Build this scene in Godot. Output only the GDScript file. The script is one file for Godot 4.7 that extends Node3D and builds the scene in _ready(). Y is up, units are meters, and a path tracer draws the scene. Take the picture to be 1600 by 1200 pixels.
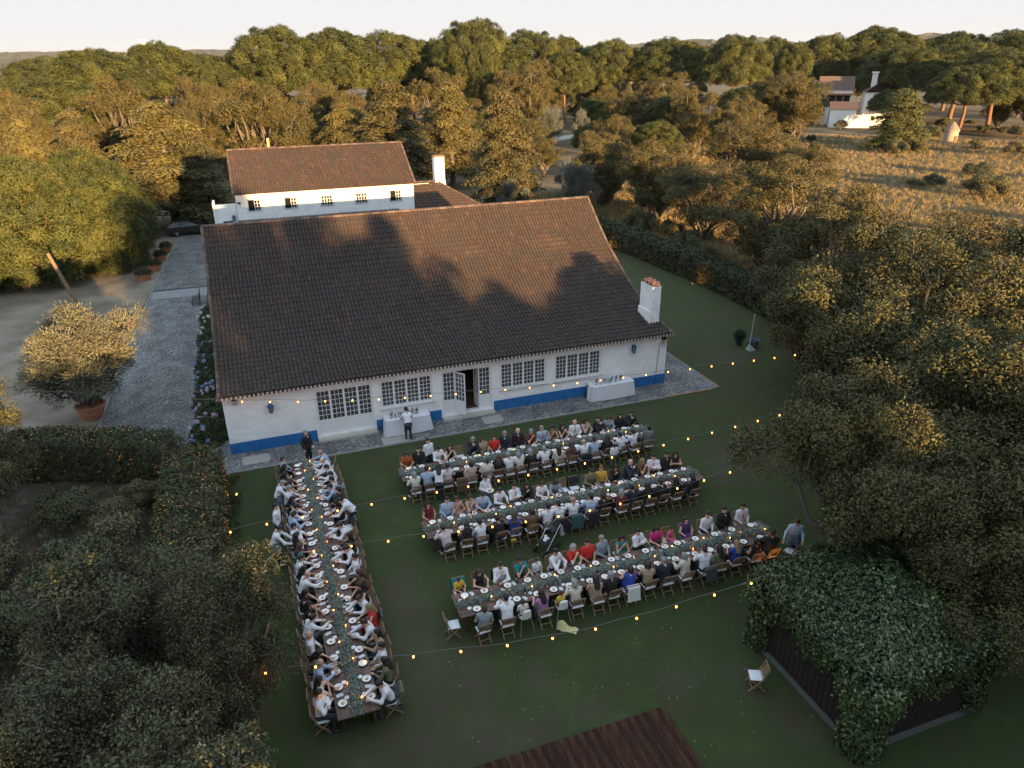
extends Node3D
# Evening garden dinner in front of a long white house. World: x along the house front, -z away from the garden, metres.

var rng := RandomNumberGenerator.new()
var mats := {}
var taken := {}
var tex_cache := {}

# ---------------------------------------------------------------- mesh builder
class MB:
	var v := PackedVector3Array()
	var n := PackedVector3Array()
	var c := PackedColorArray()
	var ix := PackedInt32Array()
	var col := Color(1, 1, 1)
	func tri(a: Vector3, b: Vector3, d: Vector3):
		var nn := (d - a).cross(b - a).normalized()
		v.append(a); v.append(b); v.append(d)
		for k in 3:
			n.append(nn); c.append(col)
	func quad(a: Vector3, b: Vector3, d: Vector3, e: Vector3):
		var nn := (d - a).cross(b - a).normalized()
		v.append(a); v.append(b); v.append(d); v.append(a); v.append(d); v.append(e)
		for k in 6:
			n.append(nn); c.append(col)
	func hexa(p: Array):   # 8 corners: bottom ring 0-3, top ring 4-7, counter-clockwise seen from above
		quad(p[4], p[7], p[6], p[5]); quad(p[0], p[1], p[2], p[3])
		for k in 4:
			var l := (k + 1) % 4
			quad(p[k], p[k + 4], p[l + 4], p[l])
	func box(lo: Vector3, hi: Vector3):
		hexa([Vector3(lo.x, lo.y, hi.z), Vector3(hi.x, lo.y, hi.z), Vector3(hi.x, lo.y, lo.z), Vector3(lo.x, lo.y, lo.z),
			Vector3(lo.x, hi.y, hi.z), Vector3(hi.x, hi.y, hi.z), Vector3(hi.x, hi.y, lo.z), Vector3(lo.x, hi.y, lo.z)])
	func slab(t: Transform3D, s: Vector3):   # box of size s centred on t
		var h := s * 0.5
		var p := []
		for y in [-1, 1]:
			for q in [[-1, 1], [1, 1], [1, -1], [-1, -1]]:
				p.append(t * Vector3(q[0] * h.x, y * h.y, q[1] * h.z))
		hexa(p)
	func bar(a: Vector3, b: Vector3, w: float, d: float, side := Vector3.RIGHT):   # rectangular bar from a to b; w along side
		var u := (b - a).normalized()
		var x := (side - u * side.dot(u)).normalized()
		slab(Transform3D(Basis(x, u, x.cross(u)), (a + b) * 0.5), Vector3(w, (b - a).length(), d))
	func tube(pts: Array, rad: Array, sides := 6, caps := true):
		var rings := []
		var x := Vector3.RIGHT
		for i in pts.size():
			var d: Vector3 = (pts[mini(i + 1, pts.size() - 1)] - pts[maxi(i - 1, 0)]).normalized()
			x = x - d * x.dot(d)
			if x.length() < 0.05:
				x = d.cross(Vector3(0.3, 0.2, 0.9))
			x = x.normalized()
			var y := d.cross(x)
			var ring := PackedVector3Array()
			var rn := PackedVector3Array()
			for k in sides:
				var a := TAU * k / sides
				var o: Vector3 = x * cos(a) + y * sin(a)
				ring.append(pts[i] + o * rad[i]); rn.append(o)
			rings.append([ring, rn])
		for i in pts.size() - 1:
			for k in sides:
				var l := (k + 1) % sides
				for q in [[i, k], [i + 1, k], [i + 1, l], [i, k], [i + 1, l], [i, l]]:
					v.append(rings[q[0]][0][q[1]]); n.append(rings[q[0]][1][q[1]]); c.append(col)
		if caps:
			for e in [0, pts.size() - 1]:
				for k in sides:
					tri(pts[e], rings[e][0][k], rings[e][0][(k + 1) % sides])
	func lathe(prof: Array, at := Vector3.ZERO, seg := 12):   # prof of Vector2(radius, height)
		for i in prof.size() - 1:
			var p: Vector2 = prof[i]
			var q: Vector2 = prof[i + 1]
			var nr := Vector2(q.y - p.y, p.x - q.x).normalized()
			for k in seg:
				var a := TAU * k / seg
				var b := TAU * (k + 1) / seg
				var da := Vector3(cos(a), 0, sin(a))
				var db := Vector3(cos(b), 0, sin(b))
				var up := Vector3.UP
				var P := [at + da * p.x + up * p.y, at + da * q.x + up * q.y, at + db * q.x + up * q.y, at + db * p.x + up * p.y]
				var N := [da * nr.x + up * nr.y, da * nr.x + up * nr.y, db * nr.x + up * nr.y, db * nr.x + up * nr.y]
				for m in [0, 2, 1, 0, 3, 2]:
					v.append(P[m]); n.append(N[m]); c.append(col)
	func put(tv: PackedVector3Array, tn: PackedVector3Array, t: Transform3D, color: Color):
		v.append_array(t * tv)
		n.append_array(Transform3D(t.basis.orthonormalized(), Vector3.ZERO) * tn)
		var cc := PackedColorArray()
		cc.resize(tv.size())
		cc.fill(color)
		c.append_array(cc)
	func put_ix(a: Array, t: Transform3D, color := Color(1, 1, 1)):   # indexed shape [v, n, ix, (c)]
		var base := v.size()
		v.append_array(t * a[0])
		n.append_array(Transform3D(t.basis.orthonormalized(), Vector3.ZERO) * a[1])
		if a.size() > 3:
			c.append_array(a[3])
		else:
			var cc := PackedColorArray()
			cc.resize(a[0].size())
			cc.fill(color)
			c.append_array(cc)
		for i in a[2]:
			ix.append(base + i)
	func mesh() -> ArrayMesh:
		var m := ArrayMesh.new()
		var arr := []
		arr.resize(Mesh.ARRAY_MAX)
		arr[Mesh.ARRAY_VERTEX] = v
		arr[Mesh.ARRAY_NORMAL] = n
		arr[Mesh.ARRAY_COLOR] = c
		if ix.size():
			arr[Mesh.ARRAY_INDEX] = ix
		m.add_surface_from_arrays(Mesh.PRIMITIVE_TRIANGLES, arr)
		return m

# ---------------------------------------------------------------- materials (colours are linear base colours)
func lin(r: float, g: float, b: float) -> Color:
	return Color(r, g, b).linear_to_srgb()

func plain(key: String, c: Color, rough := 0.8, metal := 0.0) -> StandardMaterial3D:
	if not mats.has(key):
		var m := StandardMaterial3D.new()
		m.resource_name = key
		m.albedo_color = c.linear_to_srgb()
		m.roughness = rough
		m.metallic = metal
		mats[key] = m
	return mats[key]

func tinted(key: String, rough := 0.8, see := 0.0) -> StandardMaterial3D:   # colour comes with the vertices
	if not mats.has(key):
		var m := StandardMaterial3D.new()
		m.resource_name = key
		m.vertex_color_use_as_albedo = true
		m.roughness = rough
		if see > 0.0:
			m.backlight_enabled = true
			m.backlight = Color(see, see * 1.05, see * 0.5)
		mats[key] = m
	return mats[key]

func noise_tex(key: String, freq: float, stops: Array, octaves := 4, kind := FastNoiseLite.TYPE_SIMPLEX_SMOOTH, size := 512, seed_ := 1) -> NoiseTexture2D:
	if tex_cache.has(key):
		return tex_cache[key]
	var f := FastNoiseLite.new()
	f.noise_type = kind
	f.seed = seed_
	f.frequency = freq
	f.fractal_octaves = octaves
	if octaves > 6: f.fractal_gain = .66
	if kind == FastNoiseLite.TYPE_CELLULAR:
		f.fractal_type = FastNoiseLite.FRACTAL_NONE
		f.cellular_return_type = FastNoiseLite.RETURN_CELL_VALUE
	var g := Gradient.new()
	var off := PackedFloat32Array()
	var cols := PackedColorArray()
	for s in stops:
		off.append(s[0]); cols.append((s[1] as Color).linear_to_srgb())
	g.offsets = off
	g.colors = cols
	var t := NoiseTexture2D.new()
	t.width = size
	t.height = size
	t.seamless = true
	t.noise = f
	t.color_ramp = g
	tex_cache[key] = t
	return t

func bump_tex(key: String, freq: float, strength: float, kind := FastNoiseLite.TYPE_SIMPLEX_SMOOTH, ret := FastNoiseLite.RETURN_DISTANCE) -> NoiseTexture2D:
	if tex_cache.has(key):
		return tex_cache[key]
	var f := FastNoiseLite.new()
	f.noise_type = kind
	f.frequency = freq
	if kind == FastNoiseLite.TYPE_CELLULAR:
		f.fractal_type = FastNoiseLite.FRACTAL_NONE
		f.cellular_return_type = ret
	var t := NoiseTexture2D.new()
	t.width = 512
	t.height = 512
	t.seamless = true
	t.noise = f
	t.as_normal_map = true
	t.bump_strength = strength
	tex_cache[key] = t
	return t

# surface with a coarse and a fine computed pattern laid out in world metres
func ground_mat(key: String, coarse: Texture2D, metres: float, fine: Texture2D = null, fine_m := 1.0, rough := 0.9, bump: Texture2D = null) -> StandardMaterial3D:
	if mats.has(key):
		return mats[key]
	var m := StandardMaterial3D.new()
	m.resource_name = key
	m.albedo_texture = coarse
	m.roughness = rough
	m.uv1_triplanar = true
	m.uv1_world_triplanar = true
	m.uv1_scale = Vector3.ONE / metres
	if fine:
		m.detail_enabled = true
		m.detail_blend_mode = BaseMaterial3D.BLEND_MODE_MUL
		m.detail_albedo = fine
		m.detail_uv_layer = BaseMaterial3D.DETAIL_UV_2
		m.uv2_triplanar = true
		m.uv2_world_triplanar = true
		m.uv2_scale = Vector3.ONE / fine_m
	if bump:
		m.normal_enabled = true
		m.normal_texture = bump
		m.normal_scale = 1.0
	mats[key] = m
	return m

# ---------------------------------------------------------------- scene objects
func numbered(called: String) -> String:
	if not taken.has(called):
		taken[called] = 0
		return called
	taken[called] += 1
	return "%s_%03d" % [called, taken[called]]

func tag(o: Node, label: String, category := "", group := "", kind := ""):
	if label: o.set_meta("label", label)
	if category: o.set_meta("category", category)
	if group: o.set_meta("group", group)
	if kind: o.set_meta("kind", kind)

func thing(called: String, label: String, category: String, at := Vector3.ZERO, turn := 0.0, group := "") -> Node3D:
	var o := Node3D.new()
	o.name = numbered(called)
	add_child(o)
	o.position = at
	o.rotation.y = turn
	tag(o, label, category, group)
	return o

func part(parent: Node, called: String, mesh: Mesh, mat: Material, t := Transform3D.IDENTITY) -> MeshInstance3D:
	var o := MeshInstance3D.new()
	o.mesh = mesh
	o.material_override = mat
	o.transform = t
	if parent == null:
		o.name = numbered(called)
		add_child(o)
	else:
		o.name = called
		parent.add_child(o, true)
	return o

func setting(called: String, mesh: Mesh, mat: Material) -> MeshInstance3D:
	var o := part(null, called, mesh, mat)
	o.set_meta("kind", "structure")
	return o

func copy_of(src: Node3D, called: String, at: Vector3, turn: float) -> Node3D:
	var o: Node3D = src.duplicate()
	o.name = numbered(called)
	add_child(o)
	o.position = at
	o.rotation = Vector3(0, turn, 0)
	return o

func rnd(a: float, b: float) -> float:
	return rng.randf_range(a, b)

func rdir() -> Vector3:
	var y := rnd(-1, 1)
	var a := rnd(0, TAU)
	var r := sqrt(1 - y * y)
	return Vector3(r * cos(a), y, r * sin(a))

func out_basis(d: Vector3, spin: float) -> Basis:   # y axis along d
	var x := d.cross(Vector3(0.31, 0.2, 0.93)).normalized()
	return Basis(x, d, x.cross(d)).rotated(d, spin)

const ORD := ["first", "second", "third", "fourth", "fifth", "sixth", "seventh", "eighth", "ninth", "tenth", "eleventh", "twelfth", "thirteenth", "fourteenth", "fifteenth", "sixteenth", "seventeenth", "eighteenth", "nineteenth", "twentieth", "twenty-first", "twenty-second", "twenty-third", "twenty-fourth", "twenty-fifth", "twenty-sixth", "twenty-seventh", "twenty-eighth", "twenty-ninth", "thirtieth", "thirty-first", "thirty-second", "thirty-third", "thirty-fourth", "thirty-fifth", "thirty-sixth", "thirty-seventh", "thirty-eighth", "thirty-ninth", "fortieth"]

# ---------------------------------------------------------------- rounded bodies: tapered capsules, smoothly joined, meshed as surface nets
func sdf(bones: Array, cell: float, k: float) -> Array:
	var lo := Vector3(1e9, 1e9, 1e9)
	var hi := -lo
	for b in bones:
		var r: float = maxf(b[2], b[3]) + cell * 2.5
		for q in 2:
			var e: Vector3 = b[q]
			lo = lo.min(e - Vector3(r, r, r)); hi = hi.max(e + Vector3(r, r, r))
	var nx := int((hi.x - lo.x) / cell) + 2
	var ny := int((hi.y - lo.y) / cell) + 2
	var nz := int((hi.z - lo.z) / cell) + 2
	var f := PackedFloat32Array()
	f.resize(nx * ny * nz)
	f.fill(1.0)
	for b in bones:
		var a: Vector3 = b[0]
		var d: Vector3 = b[1] - a
		var ra: float = b[2]
		var dr: float = b[3] - ra
		var dd := maxf(d.length_squared(), 1e-9)
		var m: float = maxf(b[2], b[3]) + k + cell * 1.8
		var p0: Vector3 = (a.min(b[1]) - Vector3(m, m, m) - lo) / cell
		var p1: Vector3 = (a.max(b[1]) + Vector3(m, m, m) - lo) / cell
		for z in range(maxi(0, int(p0.z)), mini(nz - 1, int(p1.z) + 1) + 1):
			for y in range(maxi(0, int(p0.y)), mini(ny - 1, int(p1.y) + 1) + 1):
				var i := nx * (y + ny * z)
				for x in range(maxi(0, int(p0.x)), mini(nx - 1, int(p1.x) + 1) + 1):
					var pa := lo + Vector3(x, y, z) * cell - a
					var t := clampf(pa.dot(d) / dd, 0.0, 1.0)
					var s := (pa - d * t).length() - ra - dr * t
					var o := f[i + x]
					var h := maxf(k - absf(o - s), 0.0) / k
					f[i + x] = minf(o, s) - h * h * k * 0.25
	var vid := PackedInt32Array()
	vid.resize(f.size())
	vid.fill(-1)
	var V := PackedVector3Array()
	var N := PackedVector3Array()
	var I := PackedInt32Array()
	var far := cell * 2.0
	var sy := nx
	var sz := nx * ny
	for z in nz - 1:
		for y in ny - 1:
			for x in nx - 1:
				var i := x + sy * y + sz * z
				var a0 := f[i]
				if a0 > far or a0 < -far:
					continue
				var a1 := f[i + 1]
				var a2 := f[i + sy]
				var a3 := f[i + sy + 1]
				var a4 := f[i + sz]
				var a5 := f[i + sz + 1]
				var a6 := f[i + sz + sy]
				var a7 := f[i + sz + sy + 1]
				var neg := int(a0 < 0) + int(a1 < 0) + int(a2 < 0) + int(a3 < 0) + int(a4 < 0) + int(a5 < 0) + int(a6 < 0) + int(a7 < 0)
				if neg == 0 or neg == 8:
					continue
				var g := Vector3(a1 + a3 + a5 + a7 - a0 - a2 - a4 - a6, a2 + a3 + a6 + a7 - a0 - a1 - a4 - a5, a4 + a5 + a6 + a7 - a0 - a1 - a2 - a3)
				var l := maxf(g.length(), 1e-6)
				var mean := (a0 + a1 + a2 + a3 + a4 + a5 + a6 + a7) * 0.125
				var step := clampf(mean * 4.0 / l, -0.8, 0.8)
				g /= l
				vid[i] = V.size()
				V.append(lo + (Vector3(x + 0.5, y + 0.5, z + 0.5) - g * step) * cell)
				N.append(g)
				if y > 0 and z > 0 and (a0 < 0) != (a1 < 0):
					_quad(I, vid[i], vid[i - sy], vid[i - sy - sz], vid[i - sz], a0 < 0)
				if x > 0 and z > 0 and (a0 < 0) != (a2 < 0):
					_quad(I, vid[i], vid[i - sz], vid[i - sz - 1], vid[i - 1], a0 < 0)
				if x > 0 and y > 0 and (a0 < 0) != (a4 < 0):
					_quad(I, vid[i], vid[i - 1], vid[i - 1 - sy], vid[i - sy], a0 < 0)
	return [V, N, I]

func _quad(I: PackedInt32Array, a: int, b: int, c: int, d: int, flip: bool):
	if a < 0 or b < 0 or c < 0 or d < 0:
		return
	if flip:
		I.append(a); I.append(c); I.append(b); I.append(a); I.append(d); I.append(c)
	else:
		I.append(a); I.append(b); I.append(c); I.append(a); I.append(c); I.append(d)

func sdf_mesh(bones: Array, cell: float, k: float) -> ArrayMesh:
	var b := MB.new()
	b.put_ix(sdf(bones, cell, k), Transform3D.IDENTITY)
	return b.mesh()

# ================================================================ scene
func _ready():
	rng.seed = 20240
	sky_and_camera()
	grounds()
	main_house()
	back_house()
	far_buildings()
	make_sprays()
	trees()
	hedges_and_plants()
	pavilion()
	garden_things()
	make_templates()
	tables_and_guests()
	string_lights()

func sky_and_camera():
	var cam := Camera3D.new()
	cam.name = "camera"
	cam.fov = rad_to_deg(2.0 * atan(600.0 / 1150.0))
	cam.near = 0.3
	cam.far = 9000.0
	add_child(cam)
	cam.position = Vector3(2.29, 17.6, 33.95)
	cam.basis = Basis(Vector3.UP, deg_to_rad(-19.7)) * Basis(Vector3.RIGHT, deg_to_rad(-24.12)) * Basis(Vector3.BACK, deg_to_rad(-0.6))
	cam.current = true
	var env := Environment.new()
	env.background_mode = Environment.BG_SKY
	var sm := ProceduralSkyMaterial.new()
	sm.sky_top_color = Color(0.83, 0.92, 1.0)
	sm.sky_horizon_color = Color(0.838, 0.83, 0.82)
	sm.sky_curve = 0.22
	sm.ground_horizon_color = Color(0.70, 0.69, 0.66)
	sm.ground_bottom_color = Color(0.25, 0.24, 0.2)
	sm.sun_angle_max = 1.0
	sm.energy_multiplier = 1.12
	var sky := Sky.new()
	sky.sky_material = sm
	env.sky = sky
	env.background_energy_multiplier = 0.30
	env.tonemap_mode = Environment.TONE_MAPPER_LINEAR
	env.tonemap_exposure = 3.9
	env.fog_enabled = true
	env.fog_density = 0.000018
	env.fog_light_color = Color(0.80, 0.79, 0.78)
	env.sdfgi_enabled = true
	env.ssao_enabled = true
	env.ssil_enabled = true
	var we := WorldEnvironment.new()
	we.name = "environment"
	we.environment = env
	add_child(we)
	var sun := DirectionalLight3D.new()
	sun.name = "sun"
	sun.light_color = Color(1.0, 0.80, 0.55)
	sun.light_energy = 1.6
	sun.light_angular_distance = 0.55
	sun.shadow_enabled = true
	add_child(sun)
	# low sun behind the camera and to its right
	var az := deg_to_rad(12.0)
	var el := deg_to_rad(7.0)
	var to_sun := Vector3(sin(az) * cos(el), sin(el), cos(az) * cos(el))
	sun.look_at_from_position(to_sun * 50.0, Vector3.ZERO, Vector3.UP)

func sheet(pts: Array, y: float) -> ArrayMesh:
	var b := MB.new()
	var poly := PackedVector2Array()
	for p in pts:
		poly.append(Vector2(p[0], p[1]))
	var t := Geometry2D.triangulate_polygon(poly)
	for i in range(0, t.size(), 3):
		var q := []
		for k in 3:
			q.append(Vector3(poly[t[i + k]].x, y, poly[t[i + k]].y))
		if (q[2] - q[0]).cross(q[1] - q[0]).y < 0:
			b.tri(q[0], q[2], q[1])
		else:
			b.tri(q[0], q[1], q[2])
	return b.mesh()

func grounds():
	var C := func(r, g, b): return Color(r, g, b)
	var dry := noise_tex("dry", 0.006, [[0.0, C.call(.045, .042, .018)], [0.35, C.call(.10, .075, .035)], [0.6, C.call(.19, .135, .065)], [1.0, C.call(.27, .19, .10)]], 5, FastNoiseLite.TYPE_SIMPLEX_SMOOTH, 1024, 3)
	var speck := noise_tex("speck", 0.06, [[0.0, C.call(.35, .35, .33)], [0.5, C.call(.75, .75, .75)], [1.0, C.call(1, 1, 1)]], 4, FastNoiseLite.TYPE_SIMPLEX, 512, 4)
	var dry_mat := ground_mat("dry earth and grass", dry, 95.0, speck, 9.0)
	setting("ground", sheet([[-4000, 300], [4000, 300], [4000, -6000], [-4000, -6000]], -0.02), dry_mat)
	# mown lawn with worn patches
	var lawn := noise_tex("lawn", 0.012, [[0.0, C.call(.105, .054, .058)], [0.25, C.call(.076, .052, .040)], [0.42, C.call(.060, .056, .030)], [0.7, C.call(.068, .065, .032)], [1.0, C.call(.118, .092, .052)]], 7, FastNoiseLite.TYPE_SIMPLEX_SMOOTH, 1024, 11)
	var blades := noise_tex("blades", 0.11, [[0.0, C.call(.22, .24, .18)], [0.42, C.call(.66, .68, .58)], [1.0, C.call(1, 1, .95)]], 3, FastNoiseLite.TYPE_SIMPLEX, 512, 5)
	var lawn_mat := ground_mat("lawn grass", lawn, 26.0, blades, 1.6, 0.95)
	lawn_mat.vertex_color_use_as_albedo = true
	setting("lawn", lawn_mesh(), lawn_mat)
	# soil under the hedges and trees on the garden's west side
	var soil := noise_tex("soil", 0.02, [[0.0, C.call(.018, .012, .008)], [0.5, C.call(.045, .030, .019)], [1.0, C.call(.085, .058, .036)]], 5, FastNoiseLite.TYPE_SIMPLEX_SMOOTH, 512, 8)
	setting("soil", sheet([[-0.2, 60], [-0.2, -2], [-9, -5.5], [-14, -7.5], [-60, -12], [-60, 60]], -0.006), ground_mat("leaf litter", soil, 9.0, speck, 1.7))
	# pale sandy yard beyond the drive
	var sand := noise_tex("sand", 0.01, [[0.0, C.call(.15, .12, .085)], [0.5, C.call(.27, .225, .165)], [1.0, C.call(.36, .31, .24)]], 5, FastNoiseLite.TYPE_SIMPLEX_SMOOTH, 512, 9)
	setting("sand_yard", sheet([[-6.3, -2.5], [-6.2, -27], [-5.3, -44], [-4.0, -56], [12, -58], [12, -64], [-8, -64], [-12, -46], [-22, -36], [-40, -30], [-40, -10], [-14, -7.5], [-9, -5.5]], -0.002), ground_mat("pale sand", sand, 18.0, speck, 2.3))
	# limestone setts of the drive and the terrace
	var setts := noise_tex("setts", 0.10, [[0.0, C.call(.16, .165, .17)], [0.5, C.call(.31, .315, .32)], [1.0, C.call(.54, .54, .53)]], 1, FastNoiseLite.TYPE_CELLULAR, 512, 6)
	var wear := noise_tex("wear", 0.012, [[0.0, C.call(.45, .46, .48)], [0.55, C.call(.8, .8, .8)], [1.0, C.call(1, 1, 1)]], 4, FastNoiseLite.TYPE_SIMPLEX_SMOOTH, 512, 7)
	var sett_mat := ground_mat("limestone setts", setts, 3.9, wear, 13.0, 0.75, bump_tex("sett bump", 0.10, 22.0, FastNoiseLite.TYPE_CELLULAR, FastNoiseLite.RETURN_DISTANCE2_SUB))
	setting("cobbled_drive", sheet([[-6.5, -1.6], [-6.4, -9], [-5.95, -27], [-5.25, -43.8], [-4.1, -55], [-1.2, -55], [-1.5, -31], [-1.75, -12], [-1.85, -1.6]], 0.008), sett_mat)
	var b := MB.new()
	b.box(Vector3(-1.95, -0.1, -1.6), Vector3(-0.02, 0.045, 1.72))
	b.box(Vector3(-0.02, -0.1, 0.0), Vector3(26.42, 0.045, 1.72))
	b.box(Vector3(23.86, -0.1, -24.0), Vector3(26.42, 0.045, 0.0))
	setting("terrace", b.mesh(), sett_mat)
	var stone := plain("grey kerb stone", Color(.22, .22, .21), 0.85)
	var kerb := Node3D.new()
	kerb.name = "terrace_kerb"
	add_child(kerb)
	kerb.set_meta("kind", "structure")
	var k := 0
	var kb := MB.new()
	kb.box(Vector3(-0.49, -0.1, -0.05), Vector3(0.49, 0.055, 0.05))
	var km := kb.mesh()
	while k < 27:
		part(kerb, "kerb_stone", km, plain("brick kerb", Color(.30, .16, .10), 0.85) if k > 23 else stone, Transform3D(Basis(), Vector3(-0.5 + k, 0, 1.78)))
		k += 1
	for j in 24:
		part(kerb, "kerb_stone", km, plain("brick kerb", Color(.30, .16, .10), 0.85) if j in [0, 1, 4] else stone, Transform3D(Basis(Vector3.UP, PI / 2), Vector3(26.48, 0, 1.2 - j)))
	# iron access covers let into the terrace
	for q in [[1.1, 0.9, 0.55], [7.75, 1.3, 0.6], [13.0, 0.95, 0.45]]:
		var h := thing("access_cover", "pale square access cover in the terrace " + ["beside the house corner", "below the left drinks table", "in front of the open door"][[1.1, 7.75, 13.0].find(q[0])], "access cover", Vector3(q[0], 0.047, q[1]))
		var fb := MB.new()
		for s in [[-1, 0], [1, 0], [0, 1], [0, -1]]:
			fb.slab(Transform3D(Basis(), Vector3(s[0] * (q[2] + .04), .006, s[1] * .38)), Vector3(.07 if s[0] else q[2] * 2, .012, .69 if s[0] else .07))
		part(h, "frame", fb.mesh(), plain("cover frame", Color(.34, .33, .3), .8))
		var lb := MB.new()
		lb.slab(Transform3D(Basis(), Vector3(0, .003, 0)), Vector3(q[2] * 2, .008, .69))
		part(h, "lid", lb.mesh(), ground_mat("cover lid", noise_tex("lid", .05, [[0.0, C.call(.24, .235, .22)], [1.0, C.call(.42, .41, .38)]], 3), 2.0))
	# drain line and pale band across the drive
	var d := MB.new()
	d.box(Vector3(-5.9, -.05, -31.45), Vector3(-1.55, .03, -31.2))
	setting("drain_channel", d.mesh(), plain("drain iron", Color(.03, .03, .03), .6))
	setting("concrete_band", sheet([[-5.9, -31.1], [-5.75, -29.0], [-1.6, -28.7], [-1.5, -31.1]], .014), ground_mat("pale concrete", noise_tex("conc", .02, [[0.0, C.call(.27, .28, .29)], [1.0, C.call(.36, .37, .37)]], 3), 6.0, speck, 1.5))
	var ke := MB.new()
	var edge := [[-6.55, -1.6], [-6.45, -9], [-6.0, -27], [-5.3, -43.8], [-4.15, -55]]
	for i in edge.size() - 1:
		ke.bar(Vector3(edge[i][0], 0.0, edge[i][1]), Vector3(edge[i + 1][0], 0.0, edge[i + 1][1]), 0.1, 0.12)
	setting("drive_edging", ke.mesh(), stone)
	# far hills
	var hn := FastNoiseLite.new()
	hn.frequency = 0.0011
	hn.seed = 5
	var fine := FastNoiseLite.new()
	fine.frequency = 0.045
	fine.seed = 9
	var wooded := Color(.058, .058, .034)
	var hill_rows := [[900.0, 14.0, -1.2, 0.55, wooded], [1500.0, 40.0, -0.9, 1.1, wooded], [2600.0, 78.0, -1.1, 1.25, wooded]]
	var hi := 0
	for hr in hill_rows:
		var hb := MB.new()
		var R: float = hr[0]
		var steps := 420
		var prev := []
		for i in steps + 1:
			var a: float = lerpf(hr[2], hr[3], float(i) / steps)
			var dirv := Vector3(sin(a), 0, -cos(a))
			var row := []
			for j in 9:
				var rr := R * (1.0 + j * 0.045)
				var p := Vector3(2, 0, 34) + dirv * rr
				var hh: float = hr[1] * sin(clampf(j / 6.0, 0, 1) * PI * 0.5) * (0.55 + 0.6 * hn.get_noise_2d(p.x, p.z))
				hh = hh * (0.7 + 0.5 * smoothstep(0.35, 0.75, a)) + 5.0 * fine.get_noise_2d(p.x, p.z) * minf(1.0, j)
				p.y = -2.0 if j == 0 else maxf(hh, -1.0)
				row.append(p)
			if i:
				for j in 8:
					hb.col = hr[4] * (0.75 + 0.8 * rng.randf())
					hb.quad(prev[j], row[j], row[j + 1], prev[j + 1])
			prev = row
		var ho := setting("hill" if hi == 0 else "hill_%03d" % hi, hb.mesh(), tinted("wooded hill", 1.0))
		ho.set_meta("label", ["low wooded ridge behind the fields", "tree covered hill on the horizon", "pale blue distant hill range"][hi])
		hi += 1
	# small road bending through the wood
	setting("farm_track", sheet([[60, -119], [66, -121], [78, -129], [84, -135], [84, -139], [76, -133.5], [65, -125], [58, -122]], 0.01), plain("track gravel", Color(.36, .33, .29), .9))

# worn and trodden places of the lawn (x, z, radius): round the tables' ends and where people walk
const WORN := [[5.4, 16.6, 2.9], [5.6, 13.4, 1.5], [6.4, 19.4, 2.4], [2.6, 20.2, 2.6], [4.9, 19.3, 1.3], [6.6, 17.6, 1.0], [8.5, 18.2, .8], [22.2, 9.0, 2.4], [24.6, 8.2, 1.6], [9.8, 20.0, 1.0], [15.2, 22.2, 1.3], [14.6, 20.2, .8], [1.0, 20.0, 1.6], [12.8, 19.7, .7], [20.5, 3.2, 1.2], [5.6, 12.0, .9], [30.0, -2.0, 2.0], [34.0, -1.0, 1.4]]
func lawn_mesh() -> ArrayMesh:
	var f := FastNoiseLite.new()
	f.seed = 31
	f.frequency = .55
	f.fractal_octaves = 4
	var b := MB.new()
	var poly := PackedVector2Array()
	for p in [[-0.2, 60], [46, 60], [46, 6], [37.5, 0], [38.5, -16], [37, -33], [33, -46], [18, -46], [18, 1.2], [-0.2, 1.2]]: poly.append(Vector2(p[0], p[1]))
	var n := {}
	var tint := func(x: float, z: float) -> Color:
		var w := 0.0
		for q in WORN:
			w = maxf(w, 1.0 - Vector2(x - q[0], z - q[1]).length() / q[2])
		w = clampf(w * 1.6 + f.get_noise_2d(x, z) * 1.1, 0.0, 1.0) if w > 0.0 else maxf(0.0, f.get_noise_2d(x, z) - .25)
		return Color(.60, 1.0, .30).lerp(Color(.76, 1.0, .30), smoothstep(20.0, 27.0, x) * .8).lerp(Color(1, 1, 1), w * .8)  # grass painted lighter to the right, in place of stronger sky light there
	var st := .4
	for i in int(46.4 / st):
		for j in int(106.0 / st):
			var x := -.2 + i * st
			var z := -46.0 + j * st
			if x < 17.6 and z < 1.0: continue
			if z > 30.0 or (x > 30 and z > 20): continue
			if not Geometry2D.is_point_in_polygon(Vector2(x + st * .5, z + st * .5), poly): continue
			var p := [Vector3(x, 0, z + st), Vector3(x, 0, z), Vector3(x + st, 0, z), Vector3(x + st, 0, z + st)]
			var c := []
			for q in p: c.append(tint.call(q.x, q.z))
			for k in [0, 1, 2, 0, 2, 3]:
				b.v.append(p[k]); b.n.append(Vector3.UP); b.c.append(c[k])
	return b.mesh()

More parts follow.
